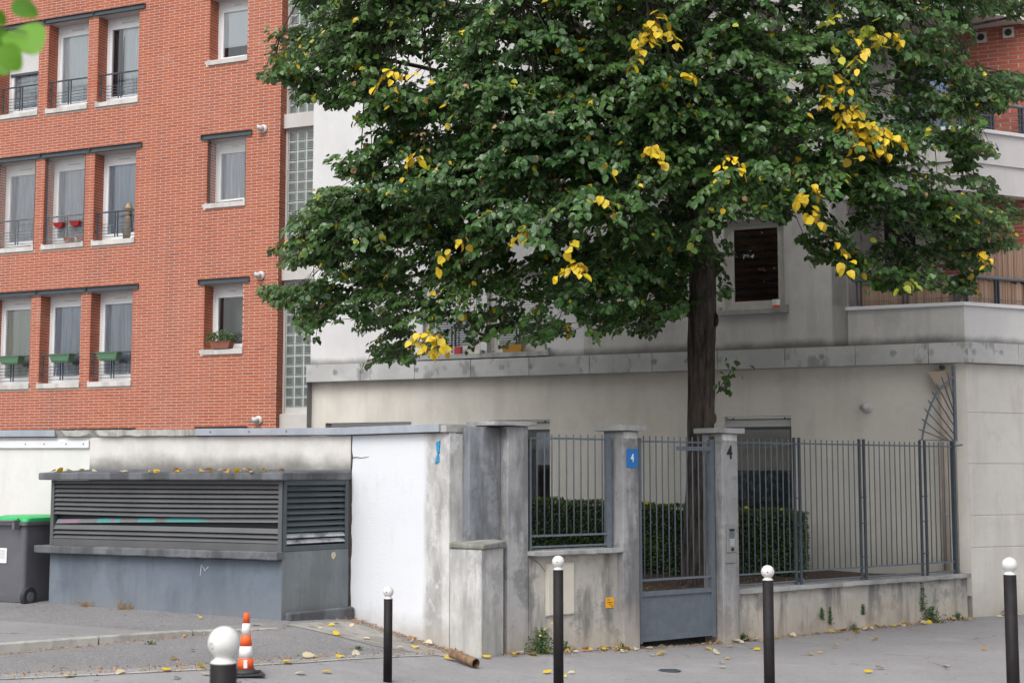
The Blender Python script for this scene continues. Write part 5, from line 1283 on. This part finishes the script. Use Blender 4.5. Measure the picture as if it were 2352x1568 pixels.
# ------------------------------------------------------------------ FALLEN LEAVES
fallen=MB
lm_cache.clear()
LM={1:M_LEAFF,4:M_LEAFC,5:M_LEAFO}
lbl={1:('yellow linden leaf lying on the pavement','yellow fallen leaves'),4:('pale cream dead linden leaf lying on the pavement','pale fallen leaves'),5:('orange-brown dead linden leaf lying on the pavement','brown fallen leaves')}
def ground_at(u,v):
    Y=14.
    for _ in range(12):
        r=ray(u,v); x=r[0]*Y/r[1]; z=gz(x,Y)
        if u<645 and v<1476-(u*46/640.): z=.27
        Y=max(5,min(25,(z-CH)/r[2]*r[1]))
    r=ray(u,v); x=r[0]*Y/r[1]; return Vector((x,Y,z+.016))
def drop(p,k,sz,onto=None,lab=None,tilt=.3):
    sz*=1.02
    a=random.uniform(0,6.28); d=Vector((math.cos(a),math.sin(a),random.uniform(-.1,.1))).normalized(); n=Vector((random.gauss(0,tilt),random.gauss(0,tilt),1)); n=(n-d*n.dot(d)).normalized()
    o_=leafobj((p+Vector((0,0,.008)),d,n,sz,k),None,'fallen_leaf',LM); tag(o_,*( (lab or lbl[k][0]),'leaf',(lbl[k][1] if not lab else lab.split(' on ')[-1] and 'leaves on '+lab.split(' on ',1)[-1])))
spec=[(103,1478,1,.11),(118,1481,4,.08),(155,1393,1,.06),(180,1436,4,.05),(240,1468,4,.09),(262,1470,4,.07),(335,1469,1,.075),(460,1419,1,.06),(590,1438,4,.10),(535,1413,4,.06),(572,1418,1,.06),(436,1497,4,.06),(408,1518,4,.09),(385,1465,4,.05),(455,1534,1,.11),(373,1543,1,.09),(285,1545,4,.09),(155,1557,1,.09),(395,1560,4,.08),(695,1511,4,.12),(700,1549,4,.09),(650,1524,1,.09),(730,1511,1,.08),(784,1509,1,.09),(825,1503,4,.09),(760,1547,1,.09),(775,1434,1,.08),(768,1438,1,.07),(720,1441,1,.06),(735,1443,4,.07),(765,1459,1,.08),(812,1440,4,.07),(835,1467,4,.08),(1022,1515,1,.12),(1065,1512,1,.09),(1110,1512,1,.10),(950,1465,5,.08),(965,1467,4,.09),(945,1477,4,.1),(955,1487,1,.09),(975,1478,4,.10),(1030,1487,1,.10),(1040,1478,1,.07),(925,1490,4,.06),(1150,1501,1,.11),(1165,1494,4,.12),(1182,1502,1,.09),(1190,1497,4,.1),(1205,1492,1,.12),(1215,1504,4,.11),(1235,1505,1,.10),(1245,1497,4,.09),(1262,1500,1,.09),(1180,1508,1,.08),(1300,1490,1,.09),(1320,1484,1,.12),(1330,1490,5,.09),(1345,1492,5,.08),(1370,1494,4,.10),(1390,1490,4,.09),(1400,1480,5,.11),(1410,1495,1,.08),(1430,1497,4,.07),(1510,1500,1,.11),(1525,1505,1,.09),(1262,1548,1,.10),(1320,1547,4,.07),(1295,1555,1,.05),(1480,1495,4,.08),(1495,1505,4,.08),(1618,1491,1,.10),(1640,1502,4,.10),(1683,1486,1,.08),(1718,1488,4,.07),(1733,1492,1,.09),(1673,1513,1,.08),(1658,1525,4,.07),(1660,1533,4,.08),(1700,1465,1,.08),(1715,1463,4,.1),(1725,1470,5,.08),(1740,1466,4,.08),(1705,1470,4,.08),(1815,1453,1,.09),(1835,1453,5,.09),(1850,1452,5,.08),(1870,1457,4,.09),(1895,1447,4,.09),(1910,1440,1,.12),(1930,1441,1,.1),(1945,1447,4,.08),(1960,1440,5,.1),(1975,1436,4,.09),(1990,1432,5,.12),(2005,1437,4,.09),(1950,1470,1,.08),(1925,1484,1,.07),(2003,1471,1,.09),(1868,1505,1,.08),(1880,1500,1,.07),(2012,1535,4,.11),(1985,1545,1,.09),(2265,1493,5,.08),(2180,1532,4,.10),(2098,1439,4,.09),(2075,1430,5,.09),(2080,1420,4,.08),(2110,1424,4,.1),(2130,1427,5,.09),(2145,1425,5,.1),(2160,1427,4,.08),(2200,1422,4,.08),(2230,1424,4,.08),(2290,1418,4,.09),(2320,1415,5,.09),(2345,1412,4,.09),(470,1552,4,.08)]
CN={1:'yellow',4:'pale cream',5:'orange-brown'}
def where(u,v):
    if u<645 and v<1476-(u*46/640.): return 'raised pavement before the louvred shelter'
    if u<640: return 'dark driveway left of the traffic cone' if u<515 else 'driveway between shelter and traffic cone'
    if u<880: return 'concrete apron and driveway edge below the white wall' if v<1500 else 'pavement left of the white wall bollard'
    if u<1135: return 'ground around the rusty clay pipe'
    if u<1285: return 'ground under the feathery weed at the low wall'
    if u<1470: return 'ground below the yellow utility sign'
    if u<1700: return 'pavement in front of the gate'
    return 'ground along the long low wall' if v<1468 else 'open pavement before the long low wall'
def wl(k,w_): return CN[k]+' linden leaf on the '+w_
for u,v,k,sz in spec: drop(ground_at(u,v),k,sz,lab=wl(k,where(u,v)))
# heaps against the walls
for i in range(130):
    s=random.uniform(-2.6,5.6); q=FF.W(s,-.02-abs(random.gauss(0,.10)),0); q.z=gz(q.x,q.y)+.012+random.random()*.02
    if -.65<s<.6 and random.random()<.6: continue
    if random.random()<.35 and s<3.2 and s>1.2: continue
    k_=random.choice((4,4,4,4,5,1)); uu=proj(q); drop(q,k_,random.uniform(.05,.10),tilt=.45,lab=wl(k_,where(uu[0],1460)))
for i in range(46):
    s=random.uniform(-BLN+.05,-.1); q=BFm.W(s,-.11-abs(random.gauss(0,.02)),1.004) if False else BFm.W(s,random.uniform(-.08,.12),1.885+random.random()*.02)
    if s<-1.6 and random.random()<.6: continue
    k=random.choice((1,1,4,5)); drop(q,k,random.uniform(.06,.10),lab={1:'yellow',4:'pale',5:'brown'}[k]+' linden leaf lying on the roof slab of the louvred shelter',tilt=.6)
for i in range(26):
    x=random.uniform(hx0,hx1); q=GF.W(x,random.uniform(-1.6,-1.3),hz(x)+.01); drop(q,random.choice((1,4)) if False else 1,random.uniform(.06,.09),lab='yellow linden leaf caught on top of the clipped hedge',tilt=.8)
p=BFm.W(.0,0,0); q=SFm.W(.78,-.012,.97); d=Vector((0,0,-1)); o=leafobj((q,d,Vector((SFm.n[0],SFm.n[1],0)),.085,4),None,'fallen_leaf',LM); tag(o,'cream dead leaf stuck upright on the short side wall of the shelter','leaf')
# crumbs of litter
m=MB()
def crumb(p): leafquad(m,p,random.uniform(.012,.035))
for i in range(900):
    s=random.uniform(-2.7,5.7); q=FF.W(s,-.005-abs(random.gauss(0,.09)),0); q.z=gz(q.x,q.y)+.012; crumb(q)
for i in range(700):
    t_=random.random(); q=K2.lerp(K1,t_)+kn*(.09+abs(random.gauss(0,.07))); q.z=gz(q.x,q.y)+.012; crumb(q)
for i in range(500):
    s=random.uniform(0,2.0); q=WF.W(s,-.02-abs(random.gauss(0,.15)),0); q.z=gz(q.x,q.y)+.02; crumb(q)
for i in range(700):
    x=random.uniform(-5,0); y=seam(x)+random.gauss(.14,.12); crumb((x,y,gz(x,y)+.014))
for i in range(400):
    s=random.uniform(-.6,3.5); q=FF.W(s,random.uniform(.3,1.5),0); crumb((q.x,q.y,gard(q.x,q.y)+.02))
o=m.build('leaf_litter',M_LEAFT,None); tag(o,'dry crumbs of leaf litter along the foot of the walls','leaf litter',None,'stuff')
# ------------------------------------------------------------------ WEEDS
def weed(name,lab,q,w_,h,n,mat=None,size=.03,cat='weed',grass=False):
    t=MB(); st_=MB()
    for i in range(n):
        a=random.uniform(0,6.28); rr_=abs(random.gauss(0,w_*(.5 if not grass else .42))); z=random.random()**1.2*h*(1-min(.8,rr_/w_*.6)); p_=Vector((rr_*math.cos(a),rr_*math.sin(a)*.5-.0,z))
        if grass:
            b=Vector((rr_*math.cos(a)*.35,rr_*math.sin(a)*.2,0)); b=b+Vector((random.gauss(0,w_*.35),0,0)); tip=b+Vector((random.gauss(0,w_*.55),-abs(random.gauss(0,.05)),h*random.uniform(.15,1)**1.4)); s_=Vector((.0022,0,0)); mid=b.lerp(tip,.6)+Vector((0,0,.015)); t.poly(b-s_,b+s_,mid+s_,mid-s_); t.poly(mid-s_,mid+s_,tip)
        else: leafquad(t,p_,size*random.uniform(.6,1.3))
    if not grass:
        for i in range(6): 
            a=random.uniform(0,6.28); st_.tube([(0,0,0),(w_*.3*math.cos(a),w_*.15*math.sin(a),h*.5),(w_*.4*math.cos(a),w_*.2*math.sin(a),h*.95)],.002,4)
    r_=thing(name,lab,cat,None,None,q); t.build('leaves',mat or M_WEED,r_)
    if not grass: st_.build('stems',M_WEED,r_)
    return r_
def gp_(u,v): q=ground_at(u,v); q.z-=.012; return q
r_=weed('weed','bushy feathery weed with yellow flowers left of the meter box bollard',FF.W(-2.22,-.12,gz(.25,15.9)),.22,.30,700,size=.028)
for x,z in ((.11,.33),(.13,.25),(.03,.27),(-.02,.20),(.16,.18)): MB().lathe([(.004,0),(.014,.006),(.012,.010)],9).build('flower',M_LEAFY,r_,(x,-.05,z),(R(60),0,0))
weed('weed','small leafy weed right of the meter box bollard',FF.W(-1.86,-.06,gz(.5,16.1)),.10,.12,160,size=.025)
weed('weed','tiny green weed left of the gate at the pillar foot',FF.W(-1.05,-.13,gz(1.2,16.5)),.07,.08,100,size=.02)
weed('weed','low green weed at the foot of the right gate pillar',FF.W(1.02,-.04,gz(2.8,18)),.14,.10,220,size=.025)
for s,z,h,lb in ((2.52,-.02,.16,'left sprig of creeper growing from the long low wall'),(2.68,-.1,.24,'right sprig of creeper growing from the long low wall'),(3.35,-.0,.14,'short creeper sprig low on the long wall below the third post')): weed('creeper',lb,FF.W(s,-.02,z-.0),.035,h,110,size=.024,cat='creeper')
weed('weed','dense green weed at the foot of the long wall near the corner pier',FF.W(4.75,-.08,-.2),.22,.24,520,size=.028)
weed('creeper','climbing weed on the long wall above the dense weed',FF.W(4.62,-.03,-.02),.05,.40,170,size=.028,cat='creeper')
weed('weed','small weed beside the corner pier foot',FF.W(5.35,-.08,-.2),.10,.12,150,size=.026)
weed('weed','low weed at the foot of the corner pier right of the low wall',RF.W(.62,-.08,-.2),.14,.12,200,size=.026)
weed('weed','low weed in the middle of the long wall foot',FF.W(3.1,-.07,-.2),.10,.08,120,size=.022)
q=BFm.W(-2.78,-.05,.27); weed('grass_tuft','left tuft of dry straw grass at the shelter foot',q,.10,.12,90,M_STRAW,cat='grass',grass=True)
q=BFm.W(-2.18,-.05,.265); weed('grass_tuft','right tuft of dry straw grass at the shelter foot',q,.11,.15,110,M_STRAW,cat='grass',grass=True)
weed('weed','small green weed in the kerb gutter',gp_(345,1480),.06,.04,60,size=.02); weed('weed','small green weed on the concrete apron edge',gp_(822,1492),.08,.04,80,size=.018)
